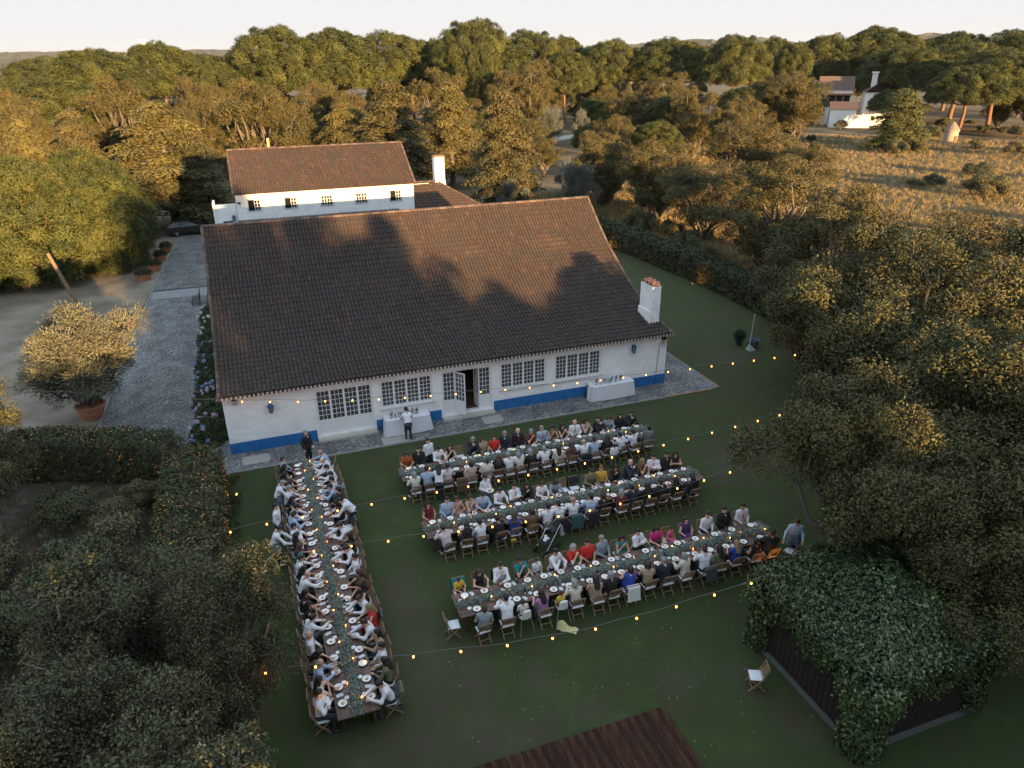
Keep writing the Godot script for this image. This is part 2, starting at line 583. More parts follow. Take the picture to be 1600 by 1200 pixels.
# ---------------------------------------------------------------- roofs
var tile_t := []
func make_tile():   # one curved clay tile: x across 0..1, y up, z 0 (top end) .. 1 (lower end), plus its lower lip
	var b := MB.new()
	var xs := [0.0, 0.12, 0.35, 0.58, 0.70, 1.0]
	var ys := [0.0, 0.065, 0.095, 0.065, 0.0, -0.03]
	for i in 5:
		b.quad(Vector3(xs[i], ys[i], 0), Vector3(xs[i + 1], ys[i + 1], 0), Vector3(xs[i + 1], ys[i + 1] + .03, 1), Vector3(xs[i], ys[i] + .03, 1))
		b.quad(Vector3(xs[i], ys[i] + .03, 1), Vector3(xs[i + 1], ys[i + 1] + .03, 1), Vector3(xs[i + 1], ys[i + 1] - .01, .98), Vector3(xs[i], ys[i] - .01, .98))
	for i in range(0, b.n.size(), 3):
		if b.n[i].y < -.05 or (absf(b.n[i].y) < .05 and b.n[i].z < 0):
			for k in 3: b.n[i + k] = -b.n[i + k]
			var q := b.v[i + 1]
			b.v[i + 1] = b.v[i + 2]
			b.v[i + 2] = q
	tile_t = [b.v, b.n]

# lays tiles on a slope given by profile points (z, h) from eave to ridge between x0 and x1
func tile_slope(prof: Array, x0: float, x1: float, pitch: float, width: float, tone: Callable) -> ArrayMesh:
	var b := MB.new()
	var cum := [0.0]
	for i in prof.size() - 1:
		cum.append(cum[i] + (prof[i + 1] - prof[i]).length())
	var total: float = cum[-1]
	var rows := int(round(total / pitch))
	var at := func(s: float) -> Vector2:
		for i in prof.size() - 1:
			if s <= cum[i + 1] or i == prof.size() - 2:
				return prof[i].lerp(prof[i + 1], (s - cum[i]) / (cum[i + 1] - cum[i]))
		return prof[-1]
	var cols := int(round((x1 - x0) / width))
	var w := (x1 - x0) / cols
	var sag := FastNoiseLite.new()
	sag.frequency = .16
	sag.seed = 12
	var lichen := FastNoiseLite.new()
	lichen.frequency = .45
	lichen.seed = 4
	lichen.fractal_octaves = 4
	for r in rows:
		var lo: Vector2 = at.call(total * r / rows)
		var hi: Vector2 = at.call(total * (r + 1) / rows)
		var down := Vector3(0, lo.y - hi.y, lo.x - hi.x)
		var nrm := Vector3.RIGHT.cross(-down).normalized()
		if nrm.y < 0: nrm = -nrm
		for c in cols:
			var p := Vector3(x0 + c * w, hi.y, hi.x)
			var li := lichen.get_noise_2d(p.x, p.z * 1.3)
			p += nrm * (rnd(-.006, .012) + .045 * sag.get_noise_2d(p.x, p.z))
			var dn := down * rnd(0.985, 1.04)
			b.put(tile_t[0], tile_t[1], Transform3D(Basis(Vector3(w, 0, 0), nrm * 1.0, dn), p), tone.call(p).lerp(Color(.038, .034, .030), clampf(li * 1.5, 0, .75)))
	return b.mesh()

func ridge_row(parent: Node, called: String, a: Vector3, b: Vector3, each: float, r: float, tone: Callable):
	var n := int(round((b - a).length() / each))
	var d := (b - a) / n
	var u := d.normalized()
	var m := MB.new()
	var seg := 7
	var L := d.length() * 1.06
	for i in seg:
		var p := PI * i / seg
		var q := PI * (i + 1) / seg
		var A := Vector3(cos(p) * r, sin(p) * r * .8, 0)
		var B := Vector3(cos(q) * r, sin(q) * r * .8, 0)
		m.quad(A, B, B * 1.14 + Vector3(0, 0, L), A * 1.14 + Vector3(0, 0, L))
		m.quad(A * 1.14 + Vector3(0, 0, L), B * 1.14 + Vector3(0, 0, L), B * .9 + Vector3(0, 0, L), A * .9 + Vector3(0, 0, L))
	var mm := m.mesh()
	var x := Vector3.UP.cross(u).normalized()
	for i in n:
		var at := a + d * i
		part(parent, called, mm, tone.call(i), Transform3D(Basis(x, u.cross(x), u), at))

func clay_tone(p: Vector3) -> Color:
	var k := rng.randf()
	var c := Color(.050, .033, .026) if k < .6 else (Color(.044, .030, .024) if k < .93 else Color(.066, .040, .029))
	return c * rnd(.86, 1.12)

func ridge_mat(i: int) -> Material:
	return [plain("ridge clay a", Color(.095, .058, .043), .85), plain("ridge clay b", Color(.13, .09, .066), .85), plain("ridge clay c", Color(.066, .048, .04), .85)][(i * 7 + i / 3) % 3]

# ---------------------------------------------------------------- the long house
func wall_white() -> Material:
	return ground_mat("white limewash", noise_tex("limewash", .01, [[0.0, Color(.70, .705, .70)], [0.5, Color(.79, .80, .80)], [1.0, Color(.82, .83, .83)]], 5), 7.0, null, 1.0, .9, bump_tex("lime bump", .03, 2.0))

# glazed leaf with three by n panes: frame and bars one part, glass another
func leaf(parent: Node, called: String, w: float, y0: float, y1: float, panel: float, rows: int, t: Transform3D, glass_mat: Material):
	var b := MB.new()
	var f := .055
	var bot := y0 + (panel if panel > 0 else f * 1.3)
	b.box(Vector3(0, y0, -.02), Vector3(f, y1, .02))
	b.box(Vector3(w - f, y0, -.02), Vector3(w, y1, .02))
	b.box(Vector3(f, y1 - f, -.02), Vector3(w - f, y1, .02))
	b.box(Vector3(f, bot - f, -.02), Vector3(w - f, bot, .02))
	if panel > 0:
		b.box(Vector3(f, y0, -.02), Vector3(w - f, y0 + .1, .02))
		b.box(Vector3(f, y0 + .1, -.012), Vector3(w - f, bot - f, .006))
		b.box(Vector3(f + .06, y0 + .16, .006), Vector3(w - f - .06, bot - f - .06, .014))
	for i in range(1, 3):
		var x := f + (w - 2 * f) * i / 3.0
		b.box(Vector3(x - .011, bot, -.014), Vector3(x + .011, y1 - f, .014))
	for i in range(1, rows):
		var y := bot + (y1 - f - bot) * i / rows
		for q in 3:
			var xa := f + (w - 2 * f) * q / 3.0 + (.011 if q else 0.0)
			var xb := f + (w - 2 * f) * (q + 1) / 3.0 - (.011 if q < 2 else 0.0)
			b.box(Vector3(xa, y - .011, -.013), Vector3(xb, y + .011, .013))
	var o := part(parent, called, b.mesh(), plain("white painted wood", Color(.72, .73, .73), .55), t)
	var g := MB.new()
	g.box(Vector3(f, bot, -.004), Vector3(w - f, y1 - f, .002))
	part(o, "glass", g.mesh(), glass_mat)

func glass() -> Material:
	if not mats.has("glass"):
		var m := StandardMaterial3D.new()
		m.resource_name = "window glass"
		m.albedo_color = Color(.55, .58, .6, .12)
		m.transparency = BaseMaterial3D.TRANSPARENCY_ALPHA
		m.roughness = .06
		mats["glass"] = m
	return mats["glass"]

func main_house():
	make_tile()
	var h := thing("long_house", "long white single storey house with brown tiled roof and blue plinth", "house")
	var W := 23.85
	var T := .35
	var top := 3.12
	var white := wall_white()
	var ops := [[4.2, 7.0, .25, 2.7], [7.4, 10.1, 1.2, 2.7], [10.6, 13.3, .25, 2.7], [13.8, 16.45, 1.2, 2.7], [16.95, 19.75, 1.2, 2.7]]
	var b := MB.new()
	var x := 0.0
	for o in ops:
		b.box(Vector3(x, 0, -T), Vector3(o[0], top, 0))
		b.box(Vector3(o[0], 0, -T), Vector3(o[1], o[2], 0))
		b.box(Vector3(o[0], o[3], -T), Vector3(o[1], top, 0))
		x = o[1]
	b.box(Vector3(x, 0, -T), Vector3(W, top, 0))
	part(h, "front_wall", b.mesh(), white)
	var prof := [Vector2(.38, 3.2), Vector2(-.9, 3.42), Vector2(-2.2, 3.74), Vector2(-3.5, 4.12), Vector2(-4.8, 4.68), Vector2(-6.4, 5.52), Vector2(-8.0, 6.42), Vector2(-9.6, 7.55), Vector2(-11.2, 8.85)]
	var backp := [Vector2(-22.6, 3.2), Vector2(-21.0, 3.55), Vector2(-18.5, 4.5), Vector2(-15.5, 6.0), Vector2(-11.25, 8.85)]
	# gable ends
	for gx in [0.0, W - T]:
		var g := MB.new()
		var outline := [Vector2(-T, 0), Vector2(-T, 3.1)]
		for i in range(1, prof.size()):
			outline.append(prof[i] - Vector2(0, .08))
		for i in range(backp.size() - 2, 0, -1):
			outline.append(backp[i] - Vector2(0, .08))
		outline.append(Vector2(-22, 3.1)); outline.append(Vector2(-22, 0))
		var poly := PackedVector2Array(outline)
		var tr := Geometry2D.triangulate_polygon(poly)
		for side in [gx, gx + T]:
			for i in range(0, tr.size(), 3):
				var q := []
				for k in 3: q.append(Vector3(side, poly[tr[i + k]].y, poly[tr[i + k]].x))
				g.tri(q[0], q[1], q[2])
		for i in outline.size():
			var p: Vector2 = outline[i]
			var q2: Vector2 = outline[(i + 1) % outline.size()]
			g.quad(Vector3(gx, p.y, p.x), Vector3(gx + T, p.y, p.x), Vector3(gx + T, q2.y, q2.x), Vector3(gx, q2.y, q2.x))
		part(h, "gable_wall", g.mesh(), white)
	b = MB.new()
	b.box(Vector3(T, 0, -22), Vector3(W - T, 3.1, -21.65))
	part(h, "rear_wall", b.mesh(), white)
	b = MB.new()
	b.box(Vector3(T, -.05, -21.65), Vector3(W - T, .22, -T))
	part(h, "floor_inside", b.mesh(), plain("brown floor tiles", Color(.14, .085, .05), .6))
	b = MB.new()
	b.box(Vector3(T, 3.0, -21.65), Vector3(W - T, 3.1, -T))
	part(h, "ceiling_inside", b.mesh(), plain("dark ceiling boards", Color(.10, .06, .035), .8))
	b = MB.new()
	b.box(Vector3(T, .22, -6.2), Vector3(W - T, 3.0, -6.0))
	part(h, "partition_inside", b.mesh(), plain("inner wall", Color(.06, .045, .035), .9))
	# blue plinth and pale steps
	var blue := ground_mat("blue plinth paint", noise_tex("blue", .02, [[0.0, Color(.012, .10, .28)], [.6, Color(.016, .135, .37)], [1.0, Color(.025, .16, .42)]], 4), 4.0, null, 1.0, .85)
	for q in [[-.015, 4.1], [7.08, 10.5], [13.4, W + .015]]:
		b = MB.new()
		b.box(Vector3(q[0], 0, 0.001), Vector3(q[1], .62, .02))
		part(h, "plinth", b.mesh(), blue)
	b = MB.new()
	b.box(Vector3(W, 0, -22), Vector3(W + .018, .62, .02))
	part(h, "plinth", b.mesh(), blue)
	for q in [[4.12, 7.06], [10.52, 13.38]]:
		b = MB.new()
		b.box(Vector3(q[0], 0, 0.001), Vector3(q[1], .16, .34))
		part(h, "door_step", b.mesh(), plain("pale step stone", Color(.46, .43, .38), .85))
	# window sills and the white frames round the openings
	for i in [1, 3, 4]:
		b = MB.new()
		b.box(Vector3(ops[i][0] - .08, 1.12, .001), Vector3(ops[i][1] + .08, 1.2, .07))
		part(h, "window_sill", b.mesh(), plain("sill stone", Color(.55, .53, .5), .8))
	var wood := plain("white painted wood", Color(.72, .73, .73), .55)
	for i in ops.size():
		var o: Array = ops[i]
		b = MB.new()
		b.box(Vector3(o[0], o[2], -.2), Vector3(o[0] + .05, o[3], -.05))
		b.box(Vector3(o[1] - .05, o[2], -.2), Vector3(o[1], o[3], -.05))
		b.box(Vector3(o[0] + .05, o[3] - .05, -.2), Vector3(o[1] - .05, o[3], -.05))
		b.box(Vector3(o[0] + .05, o[2], -.2), Vector3(o[1] - .05, o[2] + .035, -.05))
		var fr := part(h, "door_frame" if i in [0, 2] else "window_frame", b.mesh(), wood)
		var w: float = (o[1] - o[0] - .1) / 4.0
		for k in 4:
			var lx: float = o[0] + .05 + w * k
			if i == 2 and k in [1, 2]: continue
			leaf(fr, "door_leaf" if i in [0, 2] else "casement", w, o[2] + .035, o[3] - .05, .78 if i in [0, 2] else 0.0, 6, Transform3D(Basis(), Vector3(lx, 0, -.11)), glass())
		if i == 2:   # the open leaf stands out over the step, the other is folded inward
			leaf(fr, "open_door_leaf", w, o[2] + .035, o[3] - .05, .78, 6, Transform3D(Basis(Vector3.UP, deg_to_rad(-52)), Vector3(o[0] + .05 + w, 0, -.05)), glass())
			leaf(fr, "open_door_leaf", w, o[2] + .035, o[3] - .05, .78, 6, Transform3D(Basis(Vector3.UP, deg_to_rad(96)), Vector3(o[0] + .06 + w * 3, 0, -.13)), glass())
	# roof
	var roof := part(h, "roof", tile_slope(prof, -.12, W + .12, .385, .2, clay_tone), tinted("clay roof tiles", .9))
	roof.set_meta("kind", "stuff")
	part(roof, "rear_tiles", tile_slope(backp, -.12, W + .12, .77, .4, clay_tone), tinted("clay roof tiles", .9)).set_meta("kind", "stuff")
	ridge_row(roof, "ridge_tile", Vector3(W + .1, 8.86, -11.22), Vector3(-.1, 8.86, -11.22), .46, .13, ridge_mat)
	for gx in [-.08, W + .08]:
		for i in range(prof.size() - 1, 0, -1):
			ridge_row(roof, "verge_tile", Vector3(gx, prof[i].y + .02, prof[i].x), Vector3(gx, prof[i - 1].y + .02, prof[i - 1].x), .42, .09, func(k): return ridge_mat(k + i))
	# boards under the tiles and the white mortar of the eave
	b = MB.new()
	for i in prof.size() - 1:
		b.quad(Vector3(-.1, prof[i].y - .03, prof[i].x), Vector3(-.1, prof[i + 1].y - .03, prof[i + 1].x), Vector3(W + .1, prof[i + 1].y - .03, prof[i + 1].x), Vector3(W + .1, prof[i].y - .03, prof[i].x))
		b.quad(Vector3(-.1, prof[i].y - .09, prof[i].x), Vector3(-.1, prof[i + 1].y - .09, prof[i + 1].x), Vector3(W + .1, prof[i + 1].y - .09, prof[i + 1].x), Vector3(W + .1, prof[i].y - .09, prof[i].x))
	part(h, "roof_boards", b.mesh(), plain("roof boards", Color(.12, .08, .05), .9))
	b = MB.new()
	b.box(Vector3(0, 3.12, -.3), Vector3(W, 3.2, .14))
	part(h, "eave_cornice", b.mesh(), white)
	b = MB.new()
	var cols := int(round((W + .24) / .2))
	for i in cols:
		var cx := -.12 + (i + .85) * (W + .24) / cols
		b.box(Vector3(cx - .036, 3.09, .14), Vector3(cx + .036, 3.18, .44))
	var mo := part(h, "eave_mortar", b.mesh(), plain("eave mortar", Color(.62, .58, .52), .9))
	mo.set_meta("kind", "stuff")
	b = MB.new()   # curved channel tiles shown at the eave
	for i in cols:
		var cx := -.12 + (i + .35) * (W + .24) / cols
		b.col = Color(.085, .05, .037) * rnd(.6, 1.5)
		b.tube([Vector3(cx, 3.17, .12), Vector3(cx, 3.165, .47)], [.062, .066], 7)
	part(h, "eave_tiles", b.mesh(), tinted("clay roof tiles", .9)).set_meta("kind", "stuff")
	# chimney at the right end, with three tent-shaped clay caps
	var ch := Node3D.new()
	ch.name = "chimney"
	h.add_child(ch)
	b = MB.new()
	b.box(Vector3(23.2, 3.3, -2.2), Vector3(23.76, 5.6, -.88))
	part(ch, "shaft", b.mesh(), ground_mat("stained limewash", noise_tex("stain", .008, [[0.0, Color(.52, .52, .51)], [.3, Color(.70, .70, .69)], [.6, Color(.79, .79, .79)], [1.0, Color(.82, .82, .82)]], 5, FastNoiseLite.TYPE_SIMPLEX_SMOOTH, 512, 21), 2.4))
	b = MB.new()
	b.box(Vector3(23.14, 3.3, -2.26), Vector3(23.2, 4.15, -.86))
	part(ch, "flashing", b.mesh(), white)
	for i in 3:
		var zc := -1.95 + i * .42
		for s in [-1, 1]:
			b = MB.new()
			b.bar(Vector3(23.48, 5.62, zc + s * .19), Vector3(23.48, 5.84, zc + s * .015), .5, .035)
			part(ch, "cap_tile", b.mesh(), plain("cap clay", Color(.33, .15, .09), .8))
	# things fixed to the front wall
	lantern(Vector3(2.1, 2.25, 0), "blue iron wall lantern left of the glazed doors")
	lantern(Vector3(21.65, 2.5, 0), "blue iron wall lantern at the chimney end of the house front")
	for q in [[.55, 2.83, "small white flood lamp box under the left end of the eave"], [23.6, 2.72, "white meter box with looped cable under the right end of the eave"]]:
		var fl := thing("wall_box", q[2], "box", Vector3(q[0], q[1], .002))
		b = MB.new()
		b.box(Vector3(-.14, -.2, 0), Vector3(.14, .04, .09))
		part(fl, "housing", b.mesh(), plain("box plastic", Color(.55, .53, .48), .6))
		b = MB.new()
		b.box(Vector3(-.13, .06, 0), Vector3(.13, .2, .16))
		part(fl, "hood", b.mesh(), plain("black plastic", Color(.02, .02, .02), .5))
		for s in [[-.06, -.05], [.06, -.05], [-.06, -.14], [.06, -.14]]:
			b = MB.new()
			b.tube([Vector3(s[0], s[1], .09), Vector3(s[0], s[1], .12)], [.03, .03], 8)
			part(fl, "socket", b.mesh(), plain("socket blue", Color(.03, .07, .2), .5) if s[0] < 0 or s[1] > -.1 else plain("socket red", Color(.4, .03, .03), .5))
		if q[0] > 5:
			b = MB.new()
			var pts := []
			for i in 9: pts.append(Vector3(.02 + .1 * cos(PI + PI * i / 8.0), -.25 - .14 * sin(PI * i / 8.0), .05))
			b.tube(pts, [.012, .012, .012, .012, .012, .012, .012, .012, .012], 5)
			b.tube([Vector3(-.22, -.1, .02), Vector3(-.3, -1.2, .02), Vector3(-.36, -2.6, .03)], [.012, .012, .012], 5)
			part(fl, "cable", b.mesh(), plain("black cable", Color(.03, .03, .03), .6))

func lantern(at: Vector3, label: String):
	var l := thing("wall_lantern", label, "lantern", at, 0, "blue wall lanterns")
	var blue := plain("lantern blue", Color(.012, .06, .16), .45)
	var b := MB.new()
	b.box(Vector3(-.05, -.2, 0), Vector3(.05, .2, .025))
	b.tube([Vector3(0, .1, .02), Vector3(0, .2, .1), Vector3(0, .22, .2)], [.016, .016, .016], 6)
	part(l, "bracket", b.mesh(), blue)
	b = MB.new()
	b.lathe([Vector2(0, .3), Vector2(.03, .27), Vector2(.16, .13), Vector2(.17, .1), Vector2(0, .1)], Vector3(0, 0, .2), 6)
	part(l, "cap", b.mesh(), blue)
	b = MB.new()
	b.lathe([Vector2(.12, .1), Vector2(.075, -.2), Vector2(0, -.2)], Vector3(0, 0, .2), 6)
	part(l, "pane", b.mesh(), plain("lantern pane", Color(.20, .22, .22), .2))
	b = MB.new()
	for k in 6:
		var d := Vector3(cos(TAU * k / 6), 0, sin(TAU * k / 6))
		b.tube([Vector3(0, .1, .2) + d * .125, Vector3(0, -.2, .2) + d * .08], [.01, .01], 4)
	b.lathe([Vector2(.085, -.19), Vector2(.085, -.23), Vector2(.02, -.26), Vector2(0, -.29)], Vector3(0, 0, .2), 6)
	part(l, "cage", b.mesh(), blue)

# ---------------------------------------------------------------- the two storey house behind
func gable_roof_parts(h: Node3D, x0: float, x1: float, zf: float, zr: float, zb: float, ye: float, yr: float, fine := true):
	var prof := [Vector2(zf + .25, ye), Vector2(zr, yr)]
	var bp := [Vector2(zb - .25, ye), Vector2(zr, yr)]
	if fine:
		var roof := part(h, "roof", tile_slope(prof, x0 - .12, x1 + .12, .37, .21, func(p): return clay_tone(p) * Color(1.15, 1.1, 1.1)), tinted("clay roof tiles", .9))
		roof.set_meta("kind", "stuff")
		ridge_row(roof, "ridge_tile", Vector3(x1 + .1, yr + .01, zr), Vector3(x0 - .1, yr + .01, zr), .46, .13, ridge_mat)
		for gx in [x0 - .1, x1 + .1]:
			ridge_row(roof, "verge_tile", Vector3(gx, yr, zr), Vector3(gx, ye + .02, zf + .25), .42, .09, ridge_mat)
		part(roof, "rear_tiles", tile_slope(bp, x0 - .12, x1 + .12, .37, .42, clay_tone), tinted("clay roof tiles", .9)).set_meta("kind", "stuff")
	var b := MB.new()
	b.quad(Vector3(x0 - .1, ye - .06, zf + .22), Vector3(x0 - .1, yr - .06, zr), Vector3(x1 + .1, yr - .06, zr), Vector3(x1 + .1, ye - .06, zf + .22))
	b.quad(Vector3(x0 - .1, ye - .06, zb - .22), Vector3(x0 - .1, yr - .06, zr), Vector3(x1 + .1, yr - .06, zr), Vector3(x1 + .1, ye - .06, zb - .22))
	part(h, "roof_boards", b.mesh(), plain("roof boards", Color(.12, .08, .05), .9))

func walls_with_gables(h: Node3D, x0: float, x1: float, zf: float, zb: float, zr: float, ye: float, yr: float, mat: Material):
	var b := MB.new()
	b.quad(Vector3(x0, 0, zf), Vector3(x0, ye, zf), Vector3(x1, ye, zf), Vector3(x1, 0, zf))
	b.quad(Vector3(x1, 0, zb), Vector3(x1, ye, zb), Vector3(x0, ye, zb), Vector3(x0, 0, zb))
	for x in [x0, x1]:
		b.quad(Vector3(x, 0, zb), Vector3(x, ye, zb), Vector3(x, ye, zf), Vector3(x, 0, zf))
		b.tri(Vector3(x, ye, zb), Vector3(x, yr - .08, zr), Vector3(x, ye, zf))
	b.box(Vector3(x0, -.1, zb), Vector3(x1, 0.01, zf))
	part(h, "wall", b.mesh(), mat)

func small_window(parent: Node, at: Vector3, w: float, ht: float, open: int):   # open: 0 shut, 1 left half open
	var o := MB.new()
	o.box(Vector3(-w / 2 - .14, -ht / 2 - .14, .002), Vector3(w / 2 + .14, ht / 2 + .14, .02))
	var s := part(parent, "window", o.mesh(), plain("window surround", Color(.66, .65, .63), .85), Transform3D(Basis(), at))
	var b := MB.new()
	for q in [[-w / 2 - .04, -ht / 2 - .04, -w / 2, ht / 2 + .04], [w / 2, -ht / 2 - .04, w / 2 + .04, ht / 2 + .04], [-w / 2, ht / 2, w / 2, ht / 2 + .04], [-w / 2, -ht / 2 - .04, w / 2, -ht / 2]]:
		b.box(Vector3(q[0], q[1], .02), Vector3(q[2], q[3], .045))
	part(s, "frame", b.mesh(), plain("frame blue grey", Color(.16, .22, .32), .6))
	b = MB.new()
	b.box(Vector3(-w / 2, -ht / 2, .02), Vector3(w / 2, ht / 2, .026))
	part(s, "pane", b.mesh(), plain("dark pane", Color(.012, .013, .016), .12))
	b = MB.new()
	for half in 2:
		if half == 0 and open: continue
		var xa := -w / 2 if half == 0 else .005
		var ww := w / 2 - .005
		for i in 3:
			b.box(Vector3(xa + ww * i / 2.0 - (.02 if i else 0.0) + (.02 if i == 1 else 0.0) - .012 * int(i == 1), -ht / 2, .026), Vector3(xa + ww * i / 2.0 + .028 - (.028 if i == 2 else 0.0), ht / 2, .042))
		for i in 4:
			b.box(Vector3(xa, -ht / 2 + (ht - .03) * i / 3.0, .0425), Vector3(xa + ww, -ht / 2 + (ht - .03) * i / 3.0 + .03, .047))
	if b.v.size():
		part(s, "casement", b.mesh(), plain("white painted wood", Color(.72, .73, .73), .55))

func back_house():
	var white := wall_white()
	var h := thing("back_house", "white two storey house with small square windows behind the long roof", "house")
	walls_with_gables(h, 1.8, 15.9, -28, -37, -32.5, 7.85, 10.65, white)
	gable_roof_parts(h, 1.8, 15.9, -28, -32.5, -37, 7.92, 10.7)
	for i in 5:
		small_window(h, Vector3([3.13, 5.9, 8.72, 11.5, 14.35][i], 6.98, -28), .86, .78, [1, 1, 0, 0, 1][i])
	var b := MB.new()
	b.lathe([Vector2(.0, .03), Vector2(.24, .03), Vector2(.28, 0.0)], Vector3.ZERO, 12)
	part(h, "oval_window", b.mesh(), plain("lantern blue", Color(.012, .06, .16), .45), Transform3D(Basis(Vector3.BACK, PI / 2).scaled_local(Vector3(1, 1, .75)), Vector3(1.8, 7.9, -31.2)))
	b = MB.new()
	b.box(Vector3(1.9, 7.15, -27.98), Vector3(2.15, 7.3, -27.9))
	part(h, "wall_light", b.mesh(), plain("black plastic", Color(.02, .02, .02), .5))
	# pole aerial at the right end
	b = MB.new()
	b.tube([Vector3(15.9, 7.75, -28.2), Vector3(17.3, 7.75, -28.3)], [.03, .03], 5)
	part(h, "eave_rod", b.mesh(), plain("zinc", Color(.4, .4, .4), .4, .7))
	b = MB.new()
	b.box(Vector3(4.9, 10.55, -32.9), Vector3(5.1, 11.5, -32.7))
	part(h, "flue", b.mesh(), plain("flue clay", Color(.42, .25, .14), .8))
	# lean-to between the two houses
	var l := thing("link_building", "low tiled link roof between the long house and the back house", "building")
	b = MB.new()
	b.box(Vector3(1.9, 0, -27.95), Vector3(14.4, 4.6, -22.6))
	part(l, "wall", b.mesh(), white)
	var lr := part(l, "roof", tile_slope([Vector2(-22.5, 4.75), Vector2(-27.9, 5.85)], 1.8, 14.6, .38, .22, clay_tone), tinted("clay roof tiles", .9))
	lr.set_meta("kind", "stuff")
	# porch at the left end of the back house
	var p := thing("porch", "small white porch with dark blue doorway at the back house", "porch")
	b = MB.new()
	b.box(Vector3(.15, 0, -30.2), Vector3(1.75, 6.85, -29.9))
	b.box(Vector3(-.02, 0, -31.6), Vector3(.15, 7.0, -29.85))
	part(p, "wall", b.mesh(), white)
	b = MB.new()
	b.box(Vector3(.6, 0, -29.9), Vector3(1.35, 5.55, -29.88))
	part(p, "door", b.mesh(), plain("lantern blue", Color(.012, .06, .16), .45))  # flat dark blue panel in place of a recessed doorway
	lantern(Vector3(1.45, 5.75, -29.9), "blue iron lantern on the white porch wall")
	# lower wing with hipped roof and tall flared chimney
	var w := thing("rear_wing", "low wing with hipped brown tile roof beside the back house", "building")
	b = MB.new()
	b.box(Vector3(15.9, 0, -38), Vector3(22.6, 4.9, -31.5))
	part(w, "wall", b.mesh(), white)
	var rb := MB.new()
	var e := [Vector3(15.9, 5.0, -31.2), Vector3(22.9, 5.0, -31.2), Vector3(22.9, 5.0, -38.3), Vector3(15.9, 5.0, -38.3)]
	var ra := Vector3(15.9, 6.9, -34.7)
	var rc := Vector3(19.6, 6.9, -34.7)
	rb.quad(e[0], ra, rc, e[1]); rb.tri(e[1], rc, e[2]); rb.quad(e[2], rc, ra, e[3])
	part(w, "roof_boards", rb.mesh(), plain("roof boards", Color(.12, .08, .05), .9))
	b = MB.new()
	for i in 33:   # front slope in hip-cut columns
		var cx: float = 15.9 + i * .21
		var len := 1.0 if cx < 19.6 else (22.9 - cx) / 3.3
		for r in int(10 * len):
			var t := r / 10.0
			b.put(tile_t[0], tile_t[1], Transform3D(Basis(Vector3(.21, 0, 0), Vector3(0, .88, .48), Vector3(0, -.19, .35)), Vector3(cx, 5.0 + 1.9 * (t + .1), -31.2 - 3.5 * (t + .1))), clay_tone(Vector3.ZERO))
	part(w, "roof", b.mesh(), tinted("clay roof tiles", .9)).set_meta("kind", "stuff")
	ridge_row(w, "hip_tile", rc, e[1], .4, .1, ridge_mat)
	ridge_row(w, "ridge_tile", rc, ra, .4, .1, ridge_mat)
	var c := thing("tall_chimney", "tall white flared chimney beside the back house roof", "chimney", Vector3(19.9, 0, -34.9))
	b = MB.new()
	var rings := [[4.6, .72, .62], [6.0, .60, .5], [7.0, .46, .42], [9.0, .46, .42]]
	for i in 3:
		var q: Array = rings[i]
		var s: Array = rings[i + 1]
		b.hexa([Vector3(-q[1], q[0], q[2]), Vector3(q[1], q[0], q[2]), Vector3(q[1], q[0], -q[2]), Vector3(-q[1], q[0], -q[2]), Vector3(-s[1], s[0], s[2]), Vector3(s[1], s[0], s[2]), Vector3(s[1], s[0], -s[2]), Vector3(-s[1], s[0], -s[2])])
	part(c, "shaft", b.mesh(), white)
	b = MB.new()
	b.box(Vector3(-.5, 9.0, -.46), Vector3(.5, 9.14, .46))
	part(c, "cap", b.mesh(), plain("cap clay", Color(.33, .15, .09), .8))
	# parked cars
	car(Vector3(-3.6, 0, -53.5), deg_to_rad(8), Color(.035, .028, .024), "dark brown estate car parked under the pine by the drive")
	car(Vector3(-6.5, 0, -92), deg_to_rad(30), Color(.10, .16, .26), "pale blue car half hidden by trees beyond the porch")

